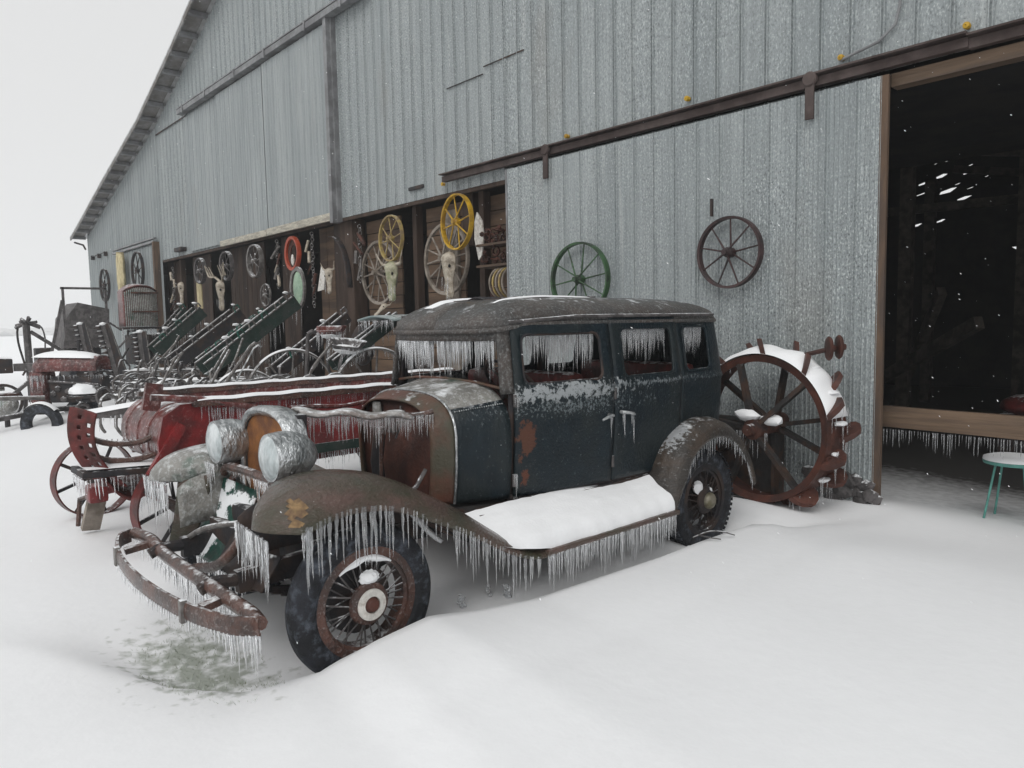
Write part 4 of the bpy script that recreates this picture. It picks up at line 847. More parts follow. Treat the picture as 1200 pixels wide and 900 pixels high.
I += row([(-.33, -.42, .40), (.33, -.42, .40)], .025, .05, .14, .006)
I += row([(.385, -.1, 1.0 - .45), (.385, .38, .56)], .03, .03, .1, .005)
I += row([(-.52, 1.0, 1.48), (-.53, 1.02, 1.30)], .03, .03, .10, .006)
icicles(car, I, cap=100)
#@@PART3
def W(mb, name, m, th, **k):         # mesh given in world axes, stored relative to its (unrotated) thing
    root = th
    while root.parent: root = root.parent
    o_ = root.location; mb.v = [(v[0] - o_.x, v[1] - o_.y, v[2] - o_.z) for v in mb.v]; return mb.build(name, m, th, **k)
def WI(th, items, cap=100): o_ = th.location; icicles(th, [(a - o_.x, b - o_.y, c - o_.z, L, r) for a, b, c, L, r in items], cap)
def T(mb, name, m, th, **k): return mb.build(name, m, th, **k)

# ------------------------------------------------------------ red spreader beside the car
ms = thing('manure_spreader', 'long red farm spreader box with snow along its rails, just beyond the old sedan', 'farm machine', (-6.1, 1.7, 0))
def board(a, b, z0, z1, th_, lean=0): return MB().prism([(0, z0), (1, z0), (1, z1), (0, z1)], lambda t_, z_: Vector(a).lerp(Vector(b), t_) + Vector((lean * (z_ - z0), 0, z_)), (th_, 0, 0))
W(board((-5.52, 1.95, 0), (-5.52, 5.15, 0), .64, 1.04, .035, .22), 'side_board', 'red', ms); W(board((-6.72, 1.95, 0), (-6.72, 5.15, 0), .66, 1.03, .035, -.15), 'side_board', 'red_faded', ms)
for x_, z_, m_ in ((-5.42, 1.06, 'rust_ice'), (-6.78, 1.05, 'rust_ice')):
    r_ = W(MB().rbox((x_, 3.5, z_), (.07, 3.4, .045), .008), 'top_rail', m_, ms)
    mb = MB().grid(lambda a, b: Vector((x_ + (b - .5) * .085, 1.82 + 3.34 * a, z_ + .024 + .022 * math.sin(b * 3.14) + .004 * math.sin(a * 60))), 60, 6); W(mb, 'rail_snow', 'snow', r_, smooth=70)
W(MB().box((-6.12, 3.55, .63), (1.2, 3.2, .04)), 'box_floor', 'darkred', ms); W(MB().rbox((-5.53, 3.5, .60), (.07, 3.4, .08), .008), 'side_sill', 'green', ms); W(MB().rbox((-6.7, 3.5, .60), (.07, 3.4, .08), .008), 'side_sill', 'green', ms)
mb = MB().grid(lambda a, b: Vector((-6.72 + 1.2 * b, 1.98 + 3.1 * a, .70 + .10 * mn.noise(Vector((a * 6, b * 3, 1))) + .05 * abs(2 * b - 1))), 40, 14); W(mb, 'snow_load', 'snow', ms, smooth=70)
for y_ in (2.5, 3.3, 4.1, 4.9): W(MB().box((-5.47, y_, .84), (.03, .05, .42)), 'stake', 'darkred', ms)
mb = MB()      # rolled hood at the front
mb.grid(lambda a, b: Vector((-6.45 + .96 * a, 1.80 - .22 * math.cos((b * 1.35 - .25) * math.pi) * 1.0, .80 + .24 * math.sin((b * 1.35 - .25) * math.pi))), 30, 22)
hood = W(mb, 'rolled_hood', 'red_faded', ms, smooth=60, solid=.012)
for x_ in (-6.3, -6.0, -5.75): W(MB().tube([Vector((x_, 1.80 - .226 * math.cos((b * 1.35 - .25) * math.pi), .80 + .246 * math.sin((b * 1.35 - .25) * math.pi))) for b in np.linspace(.05, 1, 18)], .010, 6), 'hood_band', 'red_faded', hood)
for x_, m_ in ((-5.46, 'red'), (-6.5, 'red_faded')):
    pl = [(1.56, .80), (1.60, .98), (1.72, 1.06), (1.95, 1.075), (2.2, 1.05), (2.22, .60), (1.66, .55), (1.56, .66)] if x_ > -6 else [(1.62, .80), (1.70, .98), (1.85, 1.02), (2.1, 1.0), (2.1, .60), (1.66, .6)]
    W(MB().prism(pl, lambda a, b: Vector((x_, a, b)), (.03, 0, 0)), 'end_plate', m_, ms)
W(MB().tube([(-5.42, 1.52, 1.13), (-5.41, 1.85, 1.09), (-5.40, 2.25, 1.00)], .025, 7), 'brace', 'red_faded', ms)
W(MB().beam((-5.44, 1.50, .58), (-5.43, 1.72, .92), .05, .07), 'brace', 'red', ms)
W(MB().beam((-5.8, 1.62, 1.0), (-5.8, 1.66, 1.2), .04, .12), 'lever_bracket', 'red_faded', ms)
mb = MB().beam((-7.2, 1.40, .84), (-6.85, 2.05, .95), .16, .05); tg = W(mb, 'footrest_plank', 'iron_frost', ms)
mb = MB().grid(lambda a, b: Vector((-7.2 + .35 * a + (b - .5) * .17, 1.40 + .65 * a - (b - .5) * .06, .867 + .11 * a + .035 * math.sin(b * 3.14))), 20, 6); W(mb, 'plank_snow', 'snow', tg, smooth=70)
# perforated footboard, bench, arm, drawbar, stand
def fb_(a, b):     # b up, a across
    z_ = .50 + .58 * b; x_ = -5.86 + .24 * a; y_ = 1.10 + .16 * (1 - b) ** 2 - .05 * math.sin(b * 3.14) + .16 * abs(a - .42) * 1.4; return Vector((x_, y_, z_ - .12 * abs(a - .45) ** 1.5 * b))
NU, NV = 24, 40
holes = {(i, j) for i in (4, 5) for j in range(6, 38) if j % 5 in (0, 1)} | {(i, j) for i in (15, 16) for j in range(6, 38) if j % 5 in (0, 1)} | {(i, j) for i in (20, 21) for j in range(8, 36) if j % 5 in (2, 3)}
W(MB().grid(fb_, NU, NV, lambda i, j: (i, j) in holes), 'perforated_footboard', 'darkred', ms, smooth=60, solid=.01)
for dz, dy in ((0, 0), (-.12, .06)): W(MB().tube(spline([(-5.75, 1.18, .86 + dz), (-5.72, 1.32, .80 + dz), (-5.7, 1.5, .79 + dz), (-5.68, 1.62 + dy, .84 + dz)], 12), .022, 7), 'footboard_arm', 'rust_ice', ms)
be = W(MB().rbox((-5.78, 1.42, .60), (.36, .62, .045), .01, Matrix.Rotation(-.06, 3, 'X')), 'footrest', 'iron', ms)
mb = MB().grid(lambda a, b: Vector((-5.95 + .34 * b, 1.14 + .55 * a, .622 + .03 * (1 - a) + .025 * math.sin(a * 3.14) * math.sin(b * 3.14))), 14, 8); W(mb, 'footrest_snow', 'snow', be, smooth=70)
W(MB().grid(lambda a, b: Vector((-6.0 + .35 * b, 1.25 + .38 * a, .57 - .18 * math.sin(a * 3.14) * (.4 + b * .6))), 12, 6), 'gear_guard', 'darkred', ms, smooth=60, solid=.02)
mb = MB().rbox((-6.35, 1.35, .34), (.16, .14, .14), .03); mb.tube([(-6.35, 1.3, .34), (-6.35, 1.75, .38)], .035, 8); W(mb, 'drawbar_head', 'red', ms)
W(MB().tube([(-7.2, 1.52, .33), (-6.4, 1.62, .33), (-5.55, 1.70, .33)], .035, 8), 'front_axle', 'red_faded', ms)
W(MB().beam((-6.55, 1.33, .02), (-6.42, 1.38, .34), .05, .13, up=(0, 1, 0)), 'stand_plank', 'old_wood', ms); W(MB().tube([(-6.72, 1.28, .02), (-6.70, 1.3, .24), (-6.5, 1.36, .30)], .02, 6), 'stand_rod', 'rust_ice', ms)
W(MB().beam((-6.1, 1.6, .45), (-6.1, 5.0, .48), .10, .12), 'reach_pole', 'darkred', ms)
def flatwheel(parent, c, R, wd, ns, m_, ms_, hubl=.16, hubr=.05, ax='x', steer=0, sw=.03, name='wheel'):
    wh = bpy.data.objects.new(name, None); C.objects.link(wh); wh.parent = parent; wh.location = Vector(c) - parent.location; wh.empty_display_size = .05; wh.rotation_euler = (0, 0, steer)
    MB().ring((0, 0, 0), R, [(0, -wd / 2), (0, wd / 2), (-.012, wd / 2), (-.018, 0), (-.012, -wd / 2)], ax, 56).build('rim', m_, wh, smooth=40)
    mb = MB()
    for k in range(ns):
        q = 2 * math.pi * (k + .3) / ns; h_ = hubl * .35 * (1 if k % 2 else -1); c_, s_ = math.cos(q), math.sin(q)
        a = (h_, hubr * c_, hubr * s_) if ax == 'x' else (hubr * c_, h_, hubr * s_); b = (0, (R - .01) * c_, (R - .01) * s_) if ax == 'x' else ((R - .01) * c_, 0, (R - .01) * s_)
        mb.tube([a, b], sw / 2, 6)
    mb.build('spokes', ms_, wh, smooth=60)
    MB().lathe([(0, -hubl / 2), (hubr, -hubl / 2), (hubr * 1.25, -hubl * .2), (hubr * 1.25, hubl * .2), (hubr, hubl / 2), (0, hubl / 2)], (0, 0, 0), ax, 18).build('hub', ms_, wh)
    return wh
flatwheel(ms, (-5.58, 1.72, .31), .335, .11, 8, 'darkred', 'iron', steer=.18); flatwheel(ms, (-7.2, 1.52, .31), .335, .11, 8, 'darkred', 'iron', steer=.18)
flatwheel(ms, (-5.3, 4.5, .5), .56, .13, 12, 'iron', 'iron'); flatwheel(ms, (-6.95, 4.5, .5), .56, .13, 12, 'iron', 'iron')
I = row([(-5.42, 1.85, 1.03), (-5.42, 5.1, 1.03)], .022, .03, .13, .005, pw=1.2); I += row([(-6.78, 1.9, 1.03), (-6.78, 5.1, 1.03)], .02, .02, .08, .004); I += row([(-5.53, 1.9, .57), (-5.53, 5.1, .57)], .02, .06, .24, .006, pw=.8); I += row([(-6.7, 1.9, .57), (-6.7, 5.1, .57)], .03, .06, .2, .006)
I += row([(-5.42, 1.9, 1.02), (-5.40, 2.2, 1.0)], .02, .10, .34, .006); I += row([(-5.95, 1.12, .58), (-5.6, 1.12, .58)], .025, .05, .16, .006); I += row([(-5.6, 1.12, .58), (-5.6, 1.7, .57)], .025, .05, .16, .006); I += row([(-5.75, 1.2, .84), (-5.7, 1.6, .80)], .03, .03, .09, .005)
I += row([(-6.4, 1.62, .30), (-5.6, 1.70, .30)], .022, .06, .22, .005); I += row([(-7.2, 1.4, .82), (-6.9, 2.0, .92)], .04, .04, .12, .006); I += row([(-6.4, 1.58, .78), (-5.5, 1.58, .78)], .035, .03, .09, .005)
WI(ms, I, 100)

# ------------------------------------------------------------ lugged steel wheel against the big door
lw = thing('lugged_steel_wheel', 'huge rusty steel tractor wheel with spade lugs, snow on top, standing behind the sedan', 'wheel', (-3.07, 5.46, .70))
lw.rotation_euler = (0, 0, rad(-3))
R_ = .60
MB().ring((0, 0, 0), R_, [(0, -.02), (0, .27), (-.012, .27), (-.014, .01), (-.055, 0), (-.055, -.012), (0, -.03)], 'y', 72).build('rim', 'rust_bare', lw, smooth=40)
for k in range(11):
    q = 2 * math.pi * (k + .35) / 11
    for yy, hy in ((.03, -.03), (.22, .20)):
        if (k % 2) == (yy > .1): continue
    yy = .02 if k % 2 else .2; hy = -.06 if k % 2 else .24
    MB().beam((.07 * math.cos(q), hy, .07 * math.sin(q)), ((R_ - .03) * math.cos(q), yy, (R_ - .03) * math.sin(q)), .062, .035, up=(math.cos(q + 1.57), 0, math.sin(q + 1.57))).build('spoke', 'iron_bare', lw)
MB().lathe([(0, -.16), (.045, -.16), (.05, -.10), (.085, -.09), (.09, .02), (.06, .04), (.06, .28), (0, .28)], (0, 0, 0), 'y', 24).build('hub', 'rust', lw)
for k in range(20):
    q = 2 * math.pi * k / 20; side = k % 2; c_, s_ = math.cos(q), math.sin(q); yb = .02 if side else .20
    rot = Matrix(((c_, 0, -s_), (0, 1, 0), (s_, 0, c_))).to_3x3()
    poly_ = [(0, -.08), (0, .08), (.05, .075), (.10, .045), (.13, 0), (.10, -.045), (.05, -.075)]
    mb = MB().prism(poly_, lambda a, b: Vector(((R_ + a) * c_, yb + .03 + b, (R_ + a) * s_)) + Vector((-s_, 0, c_)) * (b * .7 + a * .25), Vector((-s_, 0, c_)) * .045)
    mb.box(((R_ + .012) * c_, yb + .03, (R_ + .012) * s_), (.02, .10, .05), rot); mb.build('lug', 'rust_bare', lw)
mb = MB()
for k in range(11):
    q = rad(40 + k * 9.5); mb.blob(((R_ + .035) * math.cos(q), .13 + .02 * math.sin(k), (R_ + .035) * math.sin(q)), (.075, .13, .05), 2, .35, 4, seed=k)
bs = MB()
def capfn(a, b):
    q = rad(12 + 133 * a); e = math.sin(a * math.pi) ** .4; rr_ = R_ + .012 + (.060 + .045 * mn.noise(Vector((a * 9, 0, 0)))) * math.sin(b * math.pi) ** .6 * e
    return Vector((rr_ * math.cos(q), -.03 + .31 * b, rr_ * math.sin(q)))
bs.grid(capfn, 50, 10); bs.build('snow_cap', 'snow', lw, smooth=70)
mb = MB().blob((-.06, -.07, .11), (.11, .06, .05), 2, .3, 4, seed=4); mb.build('snow_lump', 'snow', lw); MB().blob((.13, -.02, .08), (.10, .05, .045), 2, .3, 4, seed=5).build('snow_lump', 'snow', lw)
for k in range(6):
    q = rad(-60 + k * 22); MB().blob(((R_ + .03) * math.cos(q), .12, (R_ + .03) * math.sin(q) + .02), (.04, .07, .02), 2, .3, 4, seed=k).build('snow_lump', 'snow', lw)
I = []
for k in range(50):
    q = rad(random.uniform(20, 160)); I.append(((R_ - .02) * math.cos(q), 0, (R_ - .03) * math.sin(q), random.uniform(.03, .09), .005))
for k in range(40): q = rad(random.uniform(-70, 25)); I.append(((R_ + .05) * math.cos(q), random.uniform(0, .27), (R_ + .0) * math.sin(q), random.uniform(.05, .2), .005))
for k in range(14): I.append((random.uniform(-.15, .15), -.08, -.02, random.uniform(.05, .22), .006))
icicles(lw, I, 40)
ah = thing('shade_filler', 'dark box added behind the lugged steel wheel to stand in for the shadowed foot of the door', 'machine part', (-3.6, 5.8, 0)); MB().rbox((0, .0, .36), (1.1, .22, .74), .08).build('filler_box', 'iron_bare', ah); MB().tube([(.5, -.2, .72), (.5, .1, .72)], .07, 12).build('filler_stub', 'rust_bare', ah)  # added dark box, stands in for the shadow and dark clutter behind the wheel
# disc-ended axle rod leaning out of the snow cap
rod = thing('disc_ended_rod', 'rusty rod ending in small twin discs, resting on the lugged wheel', 'machine part', (-3.02, 5.6, 1.25))
W(MB().tube([(-2.98, 5.55, 1.24), (-2.52, 5.62, 1.36)], .018, 8), 'shaft', 'rust_bare', rod)
for d_ in (-.02, .09): 
    mb = MB(); c0 = Vector((-2.55 + d_ * .5, 5.60 + d_ * .45, 1.355 + d_ * .1)); prof = [(0, -.02), (.03, -.018), (.085, -.012), (.095, .0), (.085, .014), (.03, .02), (.022, .05), (0, .05)]
    mb.lathe(prof, (0, 0, 0), 'x', 18); mb.v = [tuple(Matrix.Rotation(rad(40), 3, 'Z') @ Vector(v) + c0) for v in mb.v]; W(mb, 'disc', 'rust_bare', rod)
WI(rod, [(-2.52, 5.6, 1.30, .22, .004), (-2.44, 5.62, 1.31, .14, .004)])
# twig and ice lumps by the rear wheel
mb = MB().tube(spline([(-2.72, 4.02, .17), (-2.66, 4.10, .205), (-2.6, 4.18, .20), (-2.56, 4.26, .17)], 8), .005, 5); mb.tube([(-2.7, 4.06, .18), (-2.63, 4.10, .17), (-2.58, 4.13, .165)], .004, 5)
tag(mb.build('twig', 'iron_frost'), 'thin iced twig lying on the snow by the rear wheel of the sedan', 'twig')
for k, (x_, y_, s_, lb) in enumerate(((-3.09, 2.39, .022, 'clear ice lump on the snow below the running board, nearest the front wheel'), (-3.06, 2.55, .016, 'smallest clear ice lump, in the middle below the running board'), (-3.0, 2.64, .024, 'clear ice lump below the running board, farthest from the front wheel'))):
    mb = MB(); 
    for j in range(4): mb.blob((x_ + random.uniform(-.01, .01), y_ + random.uniform(-.015, .015), gh(x_, y_) + .01 + j * .018), (s_ * .9, s_, s_ * .7), 1, .5, 5, seed=k * 5 + j)
    tag(mb.build('ice_lump', 'ice', smooth=0), lb, 'ice', 'ice lumps under the running board')

# ------------------------------------------------------------ wheels hung on the barn
def spoked(label, loc, R, ns, m_, ms_, rimw=.05, rimt=.025, hubr=.045, hubl=.14, sw=.016, rot=(0, 0, 0), group='wheels hung along the barn wall', flat=False, kind='hung_wheel', off=.2):
    th = thing(kind, label, 'wheel', loc, rot, group)
    MB().ring((0, 0, 0), R, [(0, -rimw / 2), (.004, 0), (0, rimw / 2), (-rimt, rimw / 2 * .8), (-rimt, -rimw / 2 * .8)], 'y', 52).build('rim', m_, th, smooth=35)
    sp = None
    for k in range(ns):
        q = 2 * math.pi * (k + off) / ns; c_, s_ = math.cos(q), math.sin(q); h_ = -hubl * .3 if k % 2 else hubl * .15
        o_ = MB().tube([(hubr * .7 * c_, h_, hubr * .7 * s_), (R * .55 * c_, h_ * .4, R * .55 * s_), ((R - rimt) * c_, 0, (R - rimt) * s_)], [sw * .62, sw * .5, sw * .45], 6).build('spoke', ms_, th, smooth=60)
    MB().lathe([(0, -hubl * .6), (hubr * .55, -hubl * .6), (hubr * .7, -hubl * .35), (hubr, -hubl * .25), (hubr, hubl * .25), (hubr * .6, hubl * .4), (0, hubl * .4)], (0, 0, 0), 'y', 18).build('hub', ms_, th)
    return th
spoked('green spoked iron wheel hung on the big sliding door above the car roof', (-5.46, 5.93, 2.05), .40, 10, 'wheel_green', 'wheel_green', .07, .022, .05, .16, rot=(0, 0, rad(2)))
spoked('brown rusty spoked iron wheel hung on the big sliding door near the dark doorway', (-3.64, 5.94, 2.19), .32, 9, 'wheel_brown', 'wheel_brown', .07, .022, .045, .16)
spoked('bright yellow spoked wheel hung beside the big sliding door', (-7.68, 6.0, 2.92), .36, 8, 'yellow', 'yellow', .07, .02, .05, .12, .02, rot=(0, 0, rad(-6)))
spoked('faded yellow spoked wheel hung above a horned skull', (-9.25, 6.0, 2.86), .335, 8, 'pale_yellow', 'pale_yellow', .06, .02, .045, .12, .018, rot=(0, 0, rad(-4)))
spoked('large silvered wooden wagon wheel behind the bright yellow wheel', (-8.3, 6.28, 2.50), .50, 14, 'old_wood', 'old_wood', .05, .04, .07, .2, .028)
spoked('large silvered wooden wagon wheel behind the faded yellow wheel', (-10.05, 6.28, 2.42), .50, 14, 'old_wood', 'old_wood', .05, .04, .07, .2, .026)
t_ = thing('hung_wheel', 'orange red ring wheel hung above the oval mint mirror frame', 'wheel', (-12.45, 6.0, 2.90), (0, 0, rad(-4)), 'wheels hung along the barn wall')
MB().ring((0, 0, 0), .30, [(0, -.04), (.008, 0), (0, .04), (-.05, .03), (-.05, -.03)], 'y', 40).build('rim', 'orange', t_); MB().ring((0, .02, 0), .2, [(.05, -.01), (.05, .01), (-.05, .02), (-.05, 0)], 'y', 32).build('disc', 'rust', t_); MB().blob((.07, -.03, -.12), (.05, .03, .10), 2, .2).build('reflector', 'white', t_)
for x_, R2_, lb, m_ in ((-14.1, .32, 'grey iced spoked wheel with a thick rim, first left of the orange red ring', 'pipe_frost'), (-15.55, .31, 'dull brown spoked wheel hung above the antlers', 'iron_frost'), (-17.1, .29, 'thin brown spoked wheel hung above a yellow plate', 'iron_frost')):
    spoked(lb, (x_, 6.0, 2.89), R2_, 8, m_, m_, .09, .03, .05, .12, .016)
spoked('small grey spoked wheel hung below the thick rimmed grey wheel', (-13.9, 6.1, 2.22), .22, 10, 'pipe_frost', 'pipe_frost', .04, .02, .04, .1, .012)
spoked('dark spoked wheel at the far end of the barn wall', (-25.3, 5.98, 2.98), .50, 8, 'iron', 'iron', .08, .03, .06, .12, .03)
spoked('dark half hidden spoked wheel on the small far door', (-21.5, 5.9, 3.18), .50, 8, 'iron', 'iron', .08, .03, .06, .12, .03)
mb = MB().grid(lambda a, b: Vector((-23.1 + (.34 * math.sin(b * 3.14) ** .45 * (.45 + .55 * b) + .03 * math.sin(b * 17)) * math.cos(a * 6.283), 5.9 + .10 * math.sin(a * 6.283), 2.35 + 1.45 * b)), 20, 20); 
tag(mb.build('canvas_bag', 'hide', smooth=70), 'pale straw coloured long bag hung on the small far door', 'bag')
mo = thing('oval_frame', 'oval mint green panel in a rusty frame, leaning below the orange red ring', 'frame', (-12.27, 5.98, 2.28))
mb = MB(); mb.ring((0, 0, 0), .27, [(.03, -.02), (.03, .02), (-.03, .02), (-.03, -.02)], 'y', 36); mb.v = [(v[0] * .95, v[1], v[2] * 1.25) for v in mb.v]; mb.build('rim', 'pipe_frost', mo)
mb = MB().lathe([(0, -.03), (.15, -.025), (.24, 0), (.245, .01), (0, .01)], (0, 0, 0), 'y', 32); mb.v = [(v[0] * .75, v[1], v[2] * 1.2) for v in mb.v]; mb.build('panel', 'mint', mo)
# skulls
def skull(label, loc, s_, m_, horn=.0, rot=(0, 0, 0), hang=0, anim='animal skull'):
    th = thing('animal_skull', label, 'skull', loc, rot, 'skulls hung on the barn')
    P_ = [(0, .05), (.04, .13), (.10, .16), (.20, .155), (.30, .125), (.40, .09), (.52, .085), (.60, .095), (.66, .07), (.68, .0)]
    mb = MB()
    def fn(a, b):
        k = a * (len(P_) - 1); i = min(int(k), len(P_) - 2); f_ = k - i; d = P_[i][0] * (1 - f_) + P_[i + 1][0] * f_; w_ = P_[i][1] * (1 - f_) + P_[i + 1][1] * f_; q = b * 2 * math.pi
        x_ = w_ * math.cos(q); y_ = -w_ * .75 * math.sin(q) if math.sin(q) > 0 else -w_ * .3 * math.sin(q)
        for sx in (-1, 1):      # eye sockets pressed in
            e = ((x_ - sx * .115) / .045) ** 2 + ((d - .21) / .055) ** 2
            if y_ < 0: y_ += .07 * math.exp(-e)
        e = ((x_) / .03) ** 2 + ((d - .56) / .07) ** 2
        if y_ < 0: y_ += .035 * math.exp(-e)
        return Vector((x_, y_, -d)) * s_
    mb.grid(fn, 40, 40); mb.build('skull', m_, th, smooth=50)
    for sx in (-1, 1):
        mb = MB().blob((sx * .112 * s_, -.07 * s_, -.21 * s_), (.019 * s_, .02 * s_, .026 * s_), 2, .1); mb.build('eye_socket', 'dark_in', th)
        if horn: MB().tube([Vector(p_) * s_ for p_ in spline([(sx * .10, 0, -.06), (sx * .26, 0, -.04), (sx * (.26 + horn * .5), -.03, .03), (sx * (.28 + horn), -.05, .16)], 10)], [.038 * s_ * (1 - .085 * k) for k in range(11)], 8).build('horn', 'bone', th, smooth=60)
    return th
def addice(th, w_, z_, n, L0, L1): icicles(th, [(random.uniform(-w_, w_), random.uniform(-.08, .0), z_ + random.uniform(-.05, .08), random.uniform(L0, L1), .006) for _ in range(n)], 12)
s1 = skull('mossy cow skull with short horns and long icicles below the faded yellow wheel', (-9.22, 5.98, 2.52), .86, 'bone_green', .12); addice(s1, .12, -.35, 12, .1, .3)
s2 = skull('long pale hornless skull hung beside the large wagon wheel', (-7.88, 6.02, 2.55), .92, 'bone', 0, (0, 0, rad(-8))); addice(s2, .08, -.4, 8, .1, .3)
s3 = skull('bleached antlered skull below the dull brown wheel', (-15.75, 5.95, 2.60), .95, 'bone', 0)
for sx in (-1, 1):
    mb = MB().tube(spline([(sx * .06, 0, -.02), (sx * .22, -.05, .08), (sx * .42, -.1, .10), (sx * .52, -.14, .34)], 10), [.03 - .0018 * k for k in range(11)], 7)
    for bx in (.22, .34, .44): mb.tube([(sx * bx, -.07, .09), (sx * (bx + .03), -.16, .30)], [.02, .006], 6)
    mb.build('antler', 'bone', s3, smooth=60)
addice(s3, .12, -.4, 8, .1, .3)
s4 = skull('small pale skull hung in the dark by the brown post', (-11.05, 5.95, 2.55), .62, 'bone', .10); addice(s4, .08, -.3, 6, .06, .15)
s5 = skull('narrow pale skull in the farthest boarded bay', (-19.0, 6.2, 2.75), .8, 'bone', .0); addice(s5, .08, -.4, 6, .06, .2)
s6 = skull('small tan skull low under the short horned mossy one', (-9.35, 5.95, 1.9), .4, 'bone', .1); s6.rotation_euler = (rad(-50), 0, 0)
tag(MB().rbox((-17.35, 6.05, 2.35), (.30, .03, .60), .01).build('yellow_plate', 'hide'), 'pale yellow rectangular plate hung below the thin brown wheel', 'plate')
tag(MB().prism([(0, 0), (.22, .02), (.30, .30), (.16, .42)], lambda a, b: Vector((-11.75 + a, 6.1, 2.2 + b)), (0, .02, 0)).build('white_panel', 'white'), 'slanted white panel scrap in the dark bay', 'panel')
mb = MB().prism([(.0, .62), (.10, .50), (.13, .30), (.08, .05), (.02, 0), (-.06, .28), (-.05, .5)], lambda a, b: Vector((-7.5 + a, 6.2, 2.42 + b)), (0, .02, 0)); tag(mb.build('saw_blade', 'white', smooth=0), 'white curved blade hung on the post beside the yellow wheel', 'blade')
t_ = thing('curved_fender', 'dark curved steel strip arching over the brown post', 'machine part', (-10.55, 5.98, 2.2)); MB().grid(lambda a, b: Vector((-.45 + .55 * math.sin(a * 1.57), -.05 + .10 * b, .85 * math.cos(a * 1.57) + .0)), 20, 3).build('strip', 'iron', t_, smooth=60, solid=.01)
# coils, chains and gear hung in the last bay by the door
t_ = thing('coil_spring', 'tan coil of rope hung low at the edge of the sliding door', 'coil', (-6.98, 6.25, 2.1))
for k in range(5): MB().ring((-.14 + k * .06, 0, 0), .19, [(.014 * math.cos(q), .014 * math.sin(q)) for q in np.linspace(0, 6.283, 7)[:-1]], 'x', 24).build('loop', 'pale_yellow' if k % 2 else 'old_wood', t_)
rr_ = random.Random(11)
cl = ['heap of rusty gears and fittings on the upper shelf beside the door', 'lower heap of rusty chains and fittings beside the door']
for k, (zc, n) in enumerate(((2.72, 26), (2.45, 22))):
    t_ = thing('scrap_heap', cl[k], 'scrap', (-7.15, 6.3, zc - .12)); MB().box((0, 0, 0), (.66, .3, .03)).build('shelf', 'plank', t_)
    mb = MB()
    for j in range(n):
        c0 = (rr_.uniform(-.28, .28), rr_.uniform(-.12, .08), rr_.uniform(.02, .2))
        if j % 3 == 0: mb.ring(c0, rr_.uniform(.03, .07), [(.01, -.01), (.01, .01), (-.01, .01), (-.01, -.01)], rr_.choice('xyz'), 12)
        elif j % 3 == 1: mb.tube([c0, (c0[0] + rr_.uniform(-.15, .15), c0[1], c0[2] + rr_.uniform(-.1, .1))], .014, 6)
        else: mb.blob(c0, (.04, .03, .035), 1, .4, 5, seed=j)
    o_ = mb.build('fittings', 'rust', t_, smooth=0); o_['kind'] = 'stuff'
t_ = thing('leaning_tool', 'brown tool leaning on the planks beside the sliding door', 'tool', (-7.3, 6.25, 1.4)); MB().tube([(0, 0, -.6), (.05, 0, .55)], .02, 6).build('handle', 'old_wood', t_); MB().rbox((.05, 0, .6), (.12, .05, .14), .02).build('head', 'rust', t_)
# hanging chains/hooks in the bays
for k, (x_, z_, L_, lb) in enumerate(((-19.3, 3.1, 1.2, 'string of bones and rusty chain in the farthest bay'), (-13.3, 3.2, .9, 'thin chain hanging between the orange ring and the grey wheel'), (-11.9, 3.2, 1.3, 'bundle of rusty rods and chain left of the brown post'), (-10.3, 3.15, .9, 'loops of rusty chain right of the brown post'))):
    t_ = thing('hanging_chain', lb, 'chain', (x_, 6.1, z_))
    mb = MB(); n = int(L_ / .05)
    for j in range(n): mb.ring((.02 * math.sin(j), 0, -j * .05), .03, [(.007 * math.cos(q), .007 * math.sin(q)) for q in np.linspace(0, 6.283, 6)[:-1]], 'y' if j % 2 else 'x', 10)
    mb.build('links', 'pipe_frost', t_)
    for j in range(5):
        MB().tube([(random.uniform(-.2, .2), 0, -.1 - j * L_ * .15), (random.uniform(-.2, .2), -.03, -.3 - j * L_ * .15)], random.uniform(.015, .035), 6).build('rod', random.choice(['rust', 'bone', 'pipe_frost']), t_)

